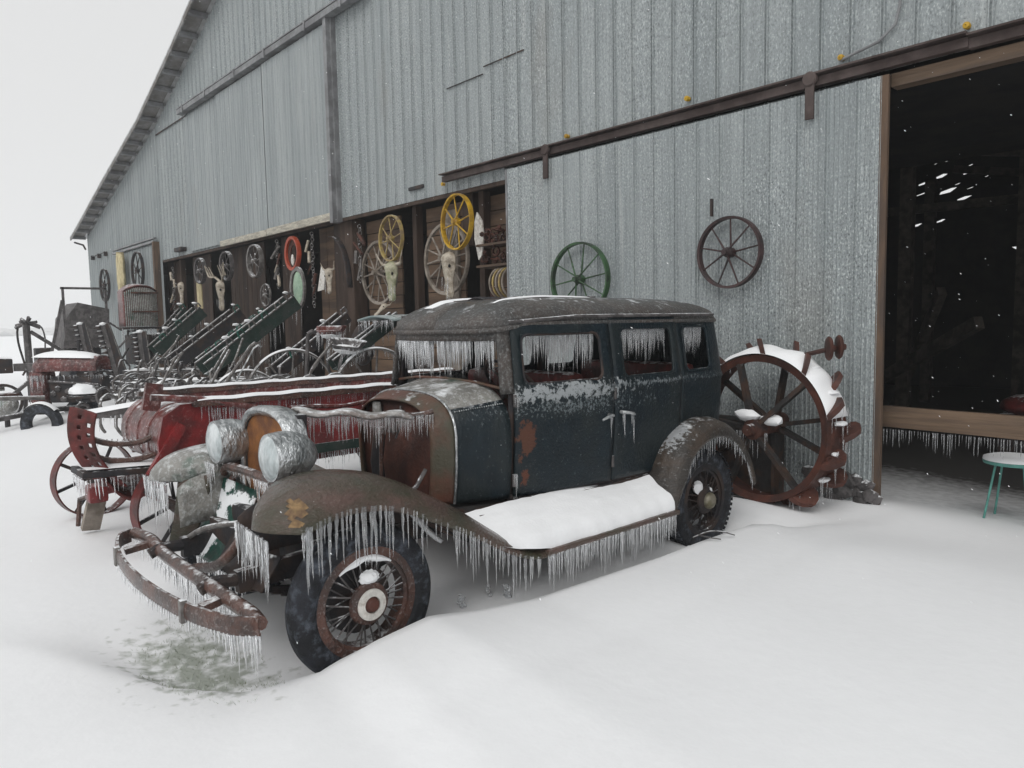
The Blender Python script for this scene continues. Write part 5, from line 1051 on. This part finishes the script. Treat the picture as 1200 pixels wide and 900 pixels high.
# ------------------------------------------------------------ troughs leaning up into the bays
def trough(label, a, b, wd, dp, m_='green', seedk=0, caps=5, iceL=.2):
    a, b = Vector(a), Vector(b); th = thing('elevator_trough', label, 'elevator trough', a, group='elevator troughs leaning into the barn bays')
    d = b - a; up_ = Vector((1, 0, 0)).cross(d.normalized()); up_ = up_ if up_.z > 0 else -up_
    o = Vector((0, 0, 0))
    MB().beam(o, d, wd, .02, up=up_).build('floor', m_, th)
    for sx in (-1, 1): 
        sb = MB().beam(o + Vector((sx * wd / 2, 0, 0)) + up_ * dp / 2, d + Vector((sx * wd / 2, 0, 0)) + up_ * dp / 2, .025, dp, up=up_).build('side_plate', m_, th)
        MB().beam(o + Vector((sx * wd / 2, 0, 0)) + up_ * (dp + .012), d + Vector((sx * wd / 2, 0, 0)) + up_ * (dp + .012), .05, .02, up=up_).build('edge_ice', 'pipe_frost', sb)
    rr_ = random.Random(seedk)
    for k in range(caps):
        f_ = (k + .6 + rr_.uniform(-.2, .2)) / caps; c0 = d * f_ + Vector((wd / 2 + .02, 0, 0)) + up_ * (dp + .06)
        MB().tube([c0 - up_ * .06, c0 + Vector((0, 0, .05)), c0 + Vector((0, .07, .10)), c0 + Vector((0, .12, .03))], .016, 6).build('chain_bracket', rr_.choice(['bright_green', 'pipe_frost', 'iron_frost']), th)
        q_ = rr_.uniform(.6, 1.1)
        if rr_.random() < .45: MB().blob(c0 + Vector((0, -.01, .10)), (.032 * q_, .055 * q_, .026 * q_), 2, .5, 4, seed=k).build('snow_cap', 'snow', th)
    icicles(th, [(*(d * f_ + Vector((wd / 2 + .02, 0, -.01))), random.uniform(.05, iceL), .006) for f_ in [random.random() for _ in range(int(26))]], 20)
    return th
trough('dark green trough farthest left in the row of elevator troughs', (-16.4, 4.72, 1.12), (-16.4, 5.45, 1.93), .30, .16, seedk=1)
trough('second dark green trough from the left, broad and empty', (-15.2, 4.45, 1.10), (-15.2, 5.35, 1.86), .4, .20, seedk=2)
trough('blackish trough with a bright iced edge, third from the left', (-13.9, 4.32, .86), (-13.9, 5.6, 1.78), .45, .20, 'iron', seedk=3)
trough('slim green trough with curled brackets and snow caps, fourth from the left', (-12.9, 4.5, .95), (-12.9, 5.6, 1.70), .3, .14, seedk=4, caps=6)
trough('longest grey green trough reaching up under the oval mint frame', (-12.0, 4.25, .85), (-12.0, 5.8, 1.93), .4, .22, seedk=5, caps=7, iceL=.4)
trough('short dark trough ending beside the brown post', (-10.8, 4.9, .85), (-10.8, 6.1, 1.68), .3, .15, 'iron', seedk=6, caps=4)
trough('mossy green trough rising to the teal panel nearest the car', (-8.75, 4.75, 1.02), (-8.75, 5.75, 1.64), .16, .14, 'green', seedk=7, caps=0)
tp = thing('teal_panel', 'weathered teal sheet metal hood fringed with icicles behind the car windshield', 'hood', (-8.35, 5.55, 1.66)); MB().grid(lambda a, b: Vector((-.45 + .9 * a, -.42 + .84 * b, .05 * math.sin(a * 3.14) + .02 * b)), 12, 8).build('sheet', 'teal', tp, smooth=60, solid=.03)
icicles(tp, [(random.uniform(-.44, .44), -.42, .0, random.uniform(.05, .2), .007) for _ in range(34)] + [(.45, random.uniform(-.4, .4), 0, random.uniform(.05, .2), .007) for _ in range(20)], 30)
MB().box((0, .1, -.8), (.08, .08, 1.6)).build('leg', 'iron', tp)
# big iron half-sunk wheels in front of the bays
def rakewheel(label, c, R, ns=10, m_='pipe_frost', rot=0):
    th = thing('iron_wheel', label, 'wheel', c, (0, 0, rot), 'iron wheels standing in front of the bays')
    MB().ring((0, 0, 0), R, [(0, -.035), (.005, 0), (0, .035), (-.018, .03), (-.018, -.03)], 'x', 60).build('rim', m_, th, smooth=40)
    for k in range(ns):
        q = 2 * math.pi * (k + .4) / ns; MB().tube([(.04 if k % 2 else -.04, .05 * math.cos(q), .05 * math.sin(q)), (0, (R - .015) * math.cos(q), (R - .015) * math.sin(q))], .013, 6).build('spoke', m_, th, smooth=60)
    MB().lathe([(0, -.1), (.05, -.1), (.06, 0), (.05, .1), (0, .1)], (0, 0, 0), 'x', 16).build('hub', m_, th)
    MB().grid(lambda a, b: Vector((-.035 + .07 * b, (R + .004 + .02 * math.sin(b * 3.14)) * math.cos(rad(50 + 80 * a)), (R + .004 + .018 * math.sin(b * 3.14) * math.sin(a * 3.14) ** .5) * math.sin(rad(50 + 80 * a)))), 30, 5).build('rim_snow', 'snow', th, smooth=70)
    icicles(th, [(0, (R - .02) * math.cos(q), (R - .02) * math.sin(q), random.uniform(.04, .12), .006) for q in [rad(random.uniform(35, 145)) for _ in range(26)]], 10)
    return th
rakewheel('tall iced iron wheel left of the pan seat', (-9.0, 4.25, .66), .64, 10)
rakewheel('tall iced iron wheel right of the pan seat, beside the car windshield', (-8.2, 5.02, .66), .64, 10)
rakewheel('lower iced iron wheel overlapping the tall one at its left', (-9.3, 3.75, .55), .50, 10)
rakewheel('dark iced wheel lying lowest by the spreader hood', (-10.2, 3.1, .45), .48, 8, 'iron_frost', rad(25))
ax_ = tag(MB().tube([(-9.9, 4.22, .66), (-8.2, 5.0, .66)], .03, 8).build('axle_beam', 'iron_frost'), 'frosted axle beam joining the tall iron wheels', 'axle')
# pan seats
def panseat(label, c, w_, m_, rot):
    th = thing('implement_seat', label, 'seat', c, rot, 'iron implement seats in front of the bays')
    MB().grid(lambda a, b: Vector(((b * w_) * math.cos(a * 6.283) * 1.0, (b * w_ * (1.15 if math.sin(a * 6.283) > 0 else .9)) * math.sin(a * 6.283), .16 * (b ** 2.5) * (.5 + .5 * (1 if math.sin(a * 6.283) > -.2 else .2)) )), 32, 10).build('pan', m_, th, smooth=60, solid=.012)
    MB().blob((0, 0, .04), (w_ * .7, w_ * .75, .06), 2, .2, 3).build('seat_snow', 'snow', th); MB().tube(spline([(0, 0, 0), (0, -.12, -.1), (0, -.1, -.4), (0, .1, -.75)], 10), .02, 6).build('spring_bar', 'iron_frost', th)
    icicles(th, [(w_ * .95 * math.cos(q), w_ * .95 * math.sin(q), .08, random.uniform(.06, .28), .006) for q in [random.uniform(3.0, 6.4) for _ in range(18)]], 18)
panseat('pan shaped iron implement seat holding snow between the two tall iron wheels', (-8.3, 4.66, 1.26), .24, 'iron_frost', (0, rad(8), rad(30)))
panseat('red pan shaped implement seat fringed with icicles, behind the frosted one', (-9.0, 4.84, 1.44), .20, 'red_faded', (0, 0, rad(30)))
# cultivators: frames with curved spring teeth, snow on every bar
def cultivator(label, c, rz, L, n, h, seedk):
    th = thing('cultivator', label, 'cultivator', c, (0, 0, rz), 'snow covered cultivators between spreader and troughs'); rr_ = random.Random(seedk)
    for k, y_ in enumerate((-.35, 0, .35)):
        fb2 = MB().beam((-L / 2, y_, h), (L / 2, y_, h + rr_.uniform(-.08, .08)), .05, .04).build('frame_bar', 'iron_frost', th)
        MB().grid(lambda a, b: Vector((-L / 2 + L * a, y_ - .03 + .06 * b, h + .022 + .022 * math.sin(b * 3.14) * (.6 + .4 * math.sin(a * 17)))), 18, 4).build('bar_snow', 'snow', fb2, smooth=70)
    for s_ in (-1, 1): MB().beam((s_ * L / 2, -.4, h), (s_ * L / 2, .4, h), .05, .05).build('frame_bar', 'iron_frost', th)
    for k in range(n):
        x_ = -L / 2 + L * (k + .5) / n; y_ = (-.35, 0, .35)[k % 3]; r_ = rr_.uniform(.14, .24)
        pts = [(x_ + rr_.uniform(-.02, .02), y_ + r_ * (math.cos(q) - 1), h + r_ * math.sin(q) * 1.0) for q in np.linspace(-.2, 4.2, 14)]
        MB().tube(pts, .018, 6).build('spring_tooth', 'pipe_frost' if k % 2 else 'iron_frost', th, smooth=60)
    MB().tube(spline([(rr_.uniform(-.3, .3), -.2, h), (0, -.05, h + .25), (.1, .25, h + .62)], 8), .018, 6).build('lift_lever', 'pipe_frost', th)
    icicles(th, [(rr_.uniform(-L / 2, L / 2), rr_.choice((-.35, 0, .35)), h - .02, rr_.uniform(.04, .14), .005) for _ in range(40)], 20)
cultivator('snow covered spring tooth cultivator nearest the red spreader hood', (-9.4, 2.75, 0), .9, 1.5, 9, .62, 1)
cultivator('spring tooth cultivator below the blackish trough', (-11.6, 3.5, 0), .6, 1.5, 10, .62, 2)
cultivator('spring tooth cultivator behind the small low iron wheel', (-10.4, 3.75, 0), .7, 1.6, 9, .72, 3)
cultivator('spring tooth cultivator farthest left, beside the toothed upright bars', (-14.6, 4.0, 0), .4, 1.5, 9, .52, 4)
cultivator('low snow buried cultivator just beyond the spreader rail', (-8.6, 3.1, 0), .8, 1.4, 8, .72, 5)
cultivator('cultivator with tangled teeth in front of the pan seats', (-8.3, 4.2, 0), .3, 1.3, 8, .78, 6)
cultivator('cultivator between the long dark lever and the slim green trough', (-10.8, 4.2, 0), 1.0, 1.5, 9, .82, 7)
cultivator('cultivator at the foot of the broad green trough', (-12.9, 3.75, 0), .2, 1.5, 9, .72, 8)
cultivator('cultivator behind the toothed bar under the red grille', (-14.2, 4.35, 0), .9, 1.3, 8, .85, 9)
# long slanted levers
def lever(label, a, b, r_, m_):
    th = thing('slanted_lever', label, 'lever', a, group='iced levers slanting among the cultivators'); d = Vector(b) - Vector(a)
    MB().tube([(0, 0, 0), d], r_, 7).build('rod', m_, th); MB().tube([d, d + Vector((.02, .05, .04)), d + Vector((.0, .10, .02))], r_ * 1.1, 7).build('grip', m_, th)
lever('long dark lever slanting up in front of the tall troughs', (-9.0, 3.25, .75), (-9.0, 3.72, 1.36), .022, 'pipe_frost')
lever('thin white iced rod beside the long dark lever', (-8.9, 3.42, .85), (-8.9, 3.72, 1.34), .010, 'chrome')
lever('brown curved handle rising beside the red pan seat', (-8.6, 4.25, .9), (-8.6, 4.3, 1.50), .024, 'iron_frost')
lever('short dark lever beyond the left cultivator', (-12.0, 3.3, .6), (-12.3, 3.6, 1.1), .022, 'iron_frost')
tag(MB().blob((-9.3, 5.5, 1.32), (.17, .17, .30), 3, .06, 2).build('black_drum', 'iron'), 'rounded black drum behind the pan seats', 'drum')
bk = thing('grain_rake', 'comb of closely set tines with icicles below the long slanted lever', 'rake', (-8.8, 3.75, .93)); MB().beam((0, -.35, 0), (0, .35, .06), .03, .03).build('bar', 'iron_frost', bk)
for k in range(16): MB().tube([(0, -.34 + k * .045, .0), (0, -.33 + k * .045, -.22)], .006, 5).build('tine', 'pipe_frost', bk)

# ------------------------------------------------------------ raised cutter bars
def cutter(label, base, topp, n=17, wd=.22):
    base, topp = Vector(base), Vector(topp); th = thing('cutter_bar', label, 'mower bar', base, group='raised mower cutter bars'); d = topp - base; L = d.length; dn = d.normalized()
    side = (Vector((-.67, -.74, 0)) - dn * dn.dot(Vector((-.67, -.74, 0)))).normalized(); back = side.cross(dn)
    MB().beam((0, 0, 0), d, .10, .05, up=back).build('bar', 'iron_frost', th)
    A_ = lambda a, b: dn * a - side * b
    MB().prism([(0, .05), (0, .05 + wd), (L * .5, .05 + wd * .6), (L, .12), (L, .05)], lambda a, b: dn * a - side * b, back * .03).build('swath_board', 'iron', th)
    MB().beam(-side * (.05 + wd), dn * L - side * .12, .02, .03, up=back).build('board_edge', 'pipe_frost', th)
    for k in range(n):
        p_ = dn * (L * (k + .5) / n); rot = Matrix((side, back, dn)).transposed()
        g_ = MB(); g_.prism([(.04, -.030), (.15, -.010), (.16, .004), (.04, .022)], lambda a, b: p_ + side * a + dn * b, back * .15); g_.build('guard', 'iron', th, smooth=0)
        if True: MB().blob(p_ + side * .09 + dn * .026, (.06, .06, .013), 1, .2, 3, seed=k).build('guard_snow', 'snow', th)
    MB().blob(d * 1.0, (.07, .07, .04), 1, .3, 3).build('bar_snow', 'snow', th)
    return th
cutter('raised toothed cutter bar in the middle, leaning left, between tractor and red grille', (-16, 4.02, .05), (-16, 3.70, 1.72))
cutter('raised toothed cutter bar standing upright under the red grille', (-15.5, 4.30, .1), (-15.5, 4.22, 1.56), 16, .14)
cutter('raised toothed cutter bar partly hidden behind the snow capped tractor hood', (-18, 3.95, .1), (-18, 3.72, 1.75), 16, .16)
# red slatted grille on its tractor stub
gt = thing('grille_tractor', 'old tractor front with a tall faded red slatted grille, standing before the far door', 'tractor', (-15.8, 4.36, 0), (0, 0, rad(88)))
sh = MB()
def gp(a, b):
    q = (a - .5) * 2; x_ = .30 * q; y_ = -.10 * (1 - abs(q) ** 3); return Vector((x_, y_, 1.66 + .80 * b - (.10 * abs(q) ** 2.5 * b)))
G_ = MB()
for k in range(19):
    a = (k + .5) / 19; p0, p1 = gp(a, 0), gp(a, .93); G_.tube([p0, p1, gp(a, 1) + Vector((0, .08, .0))], .012, 5)
G_.build('grille_bars', 'fender_grey', gt, smooth=60).__setitem__('label', 'frosted grey vertical slats')
G_ = MB(); G_.grid(lambda a, b: gp(a, b) + Vector((0, .03, 0)), 16, 6); G_.build('grille_back', 'darkred', gt, solid=.01)
MB().grid(lambda a, b: gp(a, 1) + Vector((0, .5 * b, .05 * math.sin(b * 1.5) * (1 - abs(2 * a - 1) ** 3))), 16, 6).build('hood', 'red_faded', gt, smooth=60, solid=.02)
MB().grid(lambda a, b: gp(0, a) + Vector((0, .5 * b, 0)), 6, 4).build('hood_side', 'red_faded', gt, solid=.02)
MB().grid(lambda a, b: gp(1, a) + Vector((0, .5 * b, 0)), 6, 4).build('hood_side', 'red_faded', gt, solid=.02)
MB().rbox((0, .1, 1.63), (.74, .4, .05), .01).build('grille_base', 'iron', gt)
for z_ in (1.95, 2.32): MB().box((.05, -.12, z_), (.5, .02, .03)).build('grille_strap', 'rust', gt)
MB().rbox((0, .35, 1.2), (.35, .8, .6), .04).build('engine', 'iron', gt); MB().rbox((0, .0, .7), (.18, .2, .9), .03).build('front_pedestal', 'iron', gt)
rr_ = random.Random(3)
for k in range(16): c0 = (rr_.uniform(-.4, .5), rr_.uniform(-.2, .2), rr_.uniform(.5, 1.6)); MB().tube([c0, (c0[0] + rr_.uniform(-.3, .3), c0[1], c0[2] + rr_.uniform(-.3, .3))], .02, 5).build('link_rod', 'iron_frost', gt)
icicles(gt, [(rr_.uniform(-.4, .45), -.1, 1.62, rr_.uniform(.05, .3), .009) for _ in range(24)], 24)
for s_ in (-1, 1): MB().ring((s_ * .12, 0, .3), .28, [(.03, -.06), (.03, .06), (-.09, .05), (-.09, -.05)], 'x', 28).build('front_tyre', 'tyre', gt)

# ------------------------------------------------------------ small red tractor, left
tr = thing('small_tractor', 'small red tractor with a thick snow cap on its hood, half buried', 'tractor', (-13.98, 2.22, 0), (0, 0, rad(47.8)))
def hoodp(a, b):      # a along 0..1 from the nose, b across -1..1 over the top
    w_ = .22 * min(1, (a * 6 + .12)) ** .5; q = (b - .5) * 2; e = abs(q) ** 3
    return Vector((-.02 + 1.12 * a, w_ * q * (1 if abs(q) < .999 else 1), .96 + (.26 * min(1, (a * 5 + .05)) ** .4 - .03 * a) * (1 - e) ** .5))
MB().grid(hoodp, 24, 20).build('hood', 'red_faded', tr, smooth=60, solid=.015)
MB().grid(lambda a, b: Vector((.06 + .98 * a, (b - .5) * .38, 1.19 + .11 * (math.sin(a * 3.14) ** .4) * (math.sin(b * 3.14) ** .5) - .03 * a)), 24, 10).build('hood_snow', 'snow', tr, smooth=70)
MB().rbox((.10, 0, .71), (.24, .40, .56), .09).build('nose', 'red_faded', tr); MB().rbox((-.03, 0, .68), (.02, .30, .38), .008).build('grille', 'iron_frost', tr)
MB().rbox((.70, 0, .66), (.85, .26, .42), .03).build('engine_block', 'iron', tr)
mb = MB(); 
for k in range(10): mb.blob((.35 + .08 * k, -.15, .60 + .1 * math.sin(k * 2.2)), (.05, .04, .05), 1, .3, seed=k)
mb.tube([(.3, -.17, .8), (1.1, -.17, .74)], .02, 6); mb.build('engine_fittings', 'iron_frost', tr)
MB().tube([(.72, 0, 1.2), (.72, 0, 1.46)], .025, 8).build('exhaust_pipe', 'iron', tr); MB().rbox((.08, 0, .36), (.16, .22, .20), .02).build('axle_pedestal', 'iron', tr); MB().tube([(-.35, -.75, .24), (.1, 0, .32), (.5, .75, .3)], .045, 8).build('front_axle', 'iron_frost', tr)
for x_, y_ in ((.36, -.5), (.36, .62)):
    MB().ring((x_, y_, .16), .30, [(.0, -.07), (.02, 0), (0, .07), (-.12, .05), (-.12, -.05)], 'y', 36).build('front_tyre', 'tyre', tr)
MB().grid(lambda a, b: Vector((.36 + .325 * math.cos(rad(40 + 100 * a)), -.57 + .14 * b, .16 + (.325 + .03 * math.sin(b * 3.14)) * math.sin(rad(40 + 100 * a)))), 20, 5).build('tyre_snow', 'snow', tr, smooth=70)
icicles(tr, [(random.uniform(-.02, .26), -.215, .9, random.uniform(.08, .3), .008) for _ in range(22)] + [(random.uniform(.3, 1.3), -.225, .9, random.uniform(.02, .1), .006) for _ in range(24)], 22)
# lamp lying at the left edge
lp = thing('fallen_headlamp', 'round grey headlamp with rusty bracket lying at the left edge of the picture', 'lamp', (-14.3, 1.78, .42), (0, 0, rad(20)))
MB().lathe([(0, -.03), (.12, -.03), (.19, 0), (.20, .04), (.17, .16), (.08, .30), (0, .33)], (0, 0, 0), 'x', 26).build('bowl', 'fender_grey', lp); MB().rbox((.1, 0, .17), (.26, .3, .05), .02).build('bracket', 'rust', lp); MB().tube([(.1, 0, -.15), (.1, 0, -.4)], .04, 8).build('post', 'iron', lp)
icicles(lp, [(random.uniform(-.05, .2), -.15, .05, random.uniform(.05, .2), .007) for _ in range(14)])
mb = MB().blob((-13.35, 2.78, .60), (.24, .24, .17), 3, .2, 3, flat=.0); tag(mb.build('snow_mound', 'snow'), 'rounded snow mound heaped on a seat beside the small red tractor', 'snow')
tag(MB().rbox((-13.35, 2.78, .55), (.5, .5, .04), .01).build('seat_board', 'iron'), 'dark board carrying the rounded snow mound', 'board')
# pump arm with hoses far left
pa = thing('pump_arm', 'upright iced hose reel arm with a drooping hose at the far left', 'machine', (-16, 2.45, 0))
def PW(mb, n_, m_, p=pa): return W(mb, n_, m_, p)
PW(MB().tube([(-16, 2.45, .3), (-16, 2.44, 1.78)], .06, 8), 'post', 'iron_frost'); PW(MB().tube([(-16, 2.5, 1.60), (-16, 3.25, 1.02)], .035, 8), 'boom', 'iron_frost')
mb = MB()
for k in range(9): q = k * .7; mb.tube([(-16, 2.46, 1.76), (-16 + .15 * math.cos(q), 2.46 + .2 * math.sin(q), 1.76 + .1 * math.cos(q * 2))], .03, 5)
PW(mb, 'reel_head', 'iron_frost'); PW(MB().tube(spline([(-16, 2.5, 1.78), (-16, 2.32, 1.70), (-16, 2.30, 1.4), (-16, 2.38, .95), (-16, 2.33, .8)], 14), .018, 6), 'hose', 'iron'); PW(MB().tube(spline([(-16, 2.48, 1.76), (-16, 2.66, 1.70), (-16, 2.72, 1.5), (-16, 2.71, 1.25)], 10), .014, 6), 'hose', 'iron_frost')
PW(MB().beam((-16.2, 2.3, .95), (-15.4, 3.3, .95), .3, .14), 'tank', 'iron_frost'); PW(MB().beam((-16, 2.5, .75), (-15.9, 1.95, .3), .06, .06), 'stay', 'iron_frost')
WI(pa, [(-16, random.uniform(2.5, 3.2), 1.0, random.uniform(.05, .15), .008) for _ in range(12)])
fw_ = thing('flat_wagon', 'dark low wagon bed standing in the snow at the left edge', 'wagon', (-16.5, 1.5, 0)); MB().rbox((0, -.3, .98), (.9, 2.0, .26), .02).build('bed', 'iron', fw_); MB().tube([(0, .6, .55), (0, -1.2, .5)], .04, 8).build('pole', 'pipe_frost', fw_)
mb = MB().grid(lambda a, b: Vector((-.45 + .9 * a, -1.3 + 2.0 * b, 1.115 + .02 * math.sin(a * 9 + b * 7))), 6, 12); mb.build('bed_snow', 'snow', fw_, smooth=70)
for s_ in (-.8, .5): MB().ring((.5, s_, .35), .3, [(.02, -.03), (.02, .03), (-.03, .03), (-.03, -.03)], 'x', 24).build('wheel', 'iron', fw_)
pp = thing('pipe_on_stand', 'long iced pipe with icicles lying low before the small red tractor', 'pipe', (-13.6, 1.5, .55)); MB().tube([(0, -.6, .08), (0, .75, 0)], .035, 8).build('pipe', 'pipe_frost', pp); MB().beam((0, .5, 0), (0, .45, -.5), .05, .05).build('stand', 'iron', pp); icicles(pp, [(0, random.uniform(-.6, .7), 0, random.uniform(.05, .22), .007) for _ in range(30)], 20)
# machine beyond the barn corner
fm = thing('far_machine', 'tall dark harvesting machine with an open top rail beyond the barn corner', 'farm machine', (-20, 4.1, 0))
MB().prism([(-.45, 1.2), (.5, 1.2), (.55, 2.1), (-.1, 2.25), (-.35, 1.9)], lambda a, b: Vector((0, a, b)), (1.2, 0, 0)).build('body', 'iron_frost', fm); MB().rbox((0, 0, .8), (1.0, .7, .8), .05).build('chassis', 'iron', fm)
for y_ in (-.38, .5): MB().box((.55, y_, 2.0), (.05, .05, 1.2)).build('frame_post', 'iron_frost', fm)
MB().box((.55, .05, 2.58), (.05, .95, .05)).build('top_rail', 'iron_frost', fm); MB().beam((.55, -.9, .2), (.55, -.4, 2.3), .06, .06).build('chute', 'iron_frost', fm); MB().rbox((.3, -.8, 1.05), (.3, .35, .35), .03).build('gearbox', 'iron', fm)
for s_ in (-.5, .5): MB().ring((s_, .1, .45), .45, [(.03, -.06), (.03, .06), (-.1, .05), (-.1, -.05)], 'x', 28).build('wheel', 'tyre', fm)
# lone grey posts and a rail before the far door
tag(MB().tube([(-17.2, 5.2, 0), (-17.2, 5.2, 1.5)], .05, 8).build('grey_post', 'old_wood'), 'grey wooden post before the small far door', 'post')
tag(MB().rbox((-17.6, 4.9, 1.05), (1.3, .06, .9), .02).build('gate_panel', 'iron_frost'), 'frosted gate panel leaning before the far door', 'gate')

# ------------------------------------------------------------ inside the doorway: stool, red machine nose
st = thing('round_stool', 'round stool with green splayed legs and a disc of snow, inside the doorway', 'stool', (-1.60, 6.72, gh(-1.6, 6.72)))
hz_ = .44 - st.location.z
MB().lathe([(0, hz_ - .02), (.20, hz_ - .02), (.205, hz_ - .005), (.20, hz_ + .01), (0, hz_ + .012)], (0, 0, 0), 'z', 32).build('seat', 'stool_green', st)
MB().lathe([(.205, hz_ + .008), (.20, hz_ + .03), (.15, hz_ + .045), (0, hz_ + .05)], (0, 0, 0), 'z', 32).build('seat_snow', 'snow', st, smooth=70)
for k in range(4):
    q = rad(45 + 90 * k); MB().tube([(.13 * math.cos(q), .13 * math.sin(q), hz_ - .01), (.22 * math.cos(q), .22 * math.sin(q), -.04)], .009, 7).build('leg', 'stool_green', st, smooth=60)
rn = thing('red_machine', 'dim red machine hood in the dark beyond the doorway rail', 'machine', (-2.05, 9.2, 0)); MB().blob((0, 0, .62), (.28, .28, .12), 3, .1).build('hood', 'darkred', rn); MB().rbox((0, 0, .3), (.5, .4, .5), .05).build('body', 'iron', rn)
# snow swirling in the air
rr_ = random.Random(5); mb = MB()
for k in range(1700):
    d = rr_.uniform(2.5, 9) if k % 2 else rr_.uniform(5, 16); px, py = rr_.uniform(-.85, .85), rr_.uniform(-.6, .6)
    p_ = CAM + (fw + r2 * px * 1.0 + u2 * py * 1.0) * d
    if p_.z < .3: continue
    s_ = rr_.uniform(.0008, .0019) * (1 + d * .10); ax3 = Vector((rr_.uniform(.4, 1), rr_.uniform(-.3, .3), -rr_.uniform(.3, .8))).normalized() * s_ * rr_.uniform(1, 3.5); b_ = ax3.orthogonal().normalized() * s_; c_ = ax3.cross(b_).normalized() * s_
    mb.add([p_ + ax3, p_ - ax3, p_ + b_, p_ - b_, p_ + c_, p_ - c_], [(0, 2, 4), (0, 4, 3), (0, 3, 5), (0, 5, 2), (1, 4, 2), (1, 3, 4), (1, 5, 3), (1, 2, 5)])
tag(mb.build('falling_snow', 'snow', smooth=0, fix=False), 'small snowflakes blowing through the air', 'snow', kind='stuff')
# the air: thin falling-snow haze
hz = MB().box((-60, 0, 12), (1000, 1000, 30)); 
hm = bpy.data.materials.new('haze'); hm.use_nodes = True; t = hm.node_tree; t.nodes.clear(); out = t.nodes.new('ShaderNodeOutputMaterial'); pv = t.nodes.new('ShaderNodeVolumePrincipled')
pv.inputs['Color'].default_value = (.96, .97, .98, 1); pv.inputs['Density'].default_value = .002; pv.inputs['Anisotropy'].default_value = .2; t.links.new(pv.outputs[0], out.inputs['Volume'])
o = hz.build('haze', hm, smooth=0); o['kind'] = 'stuff'
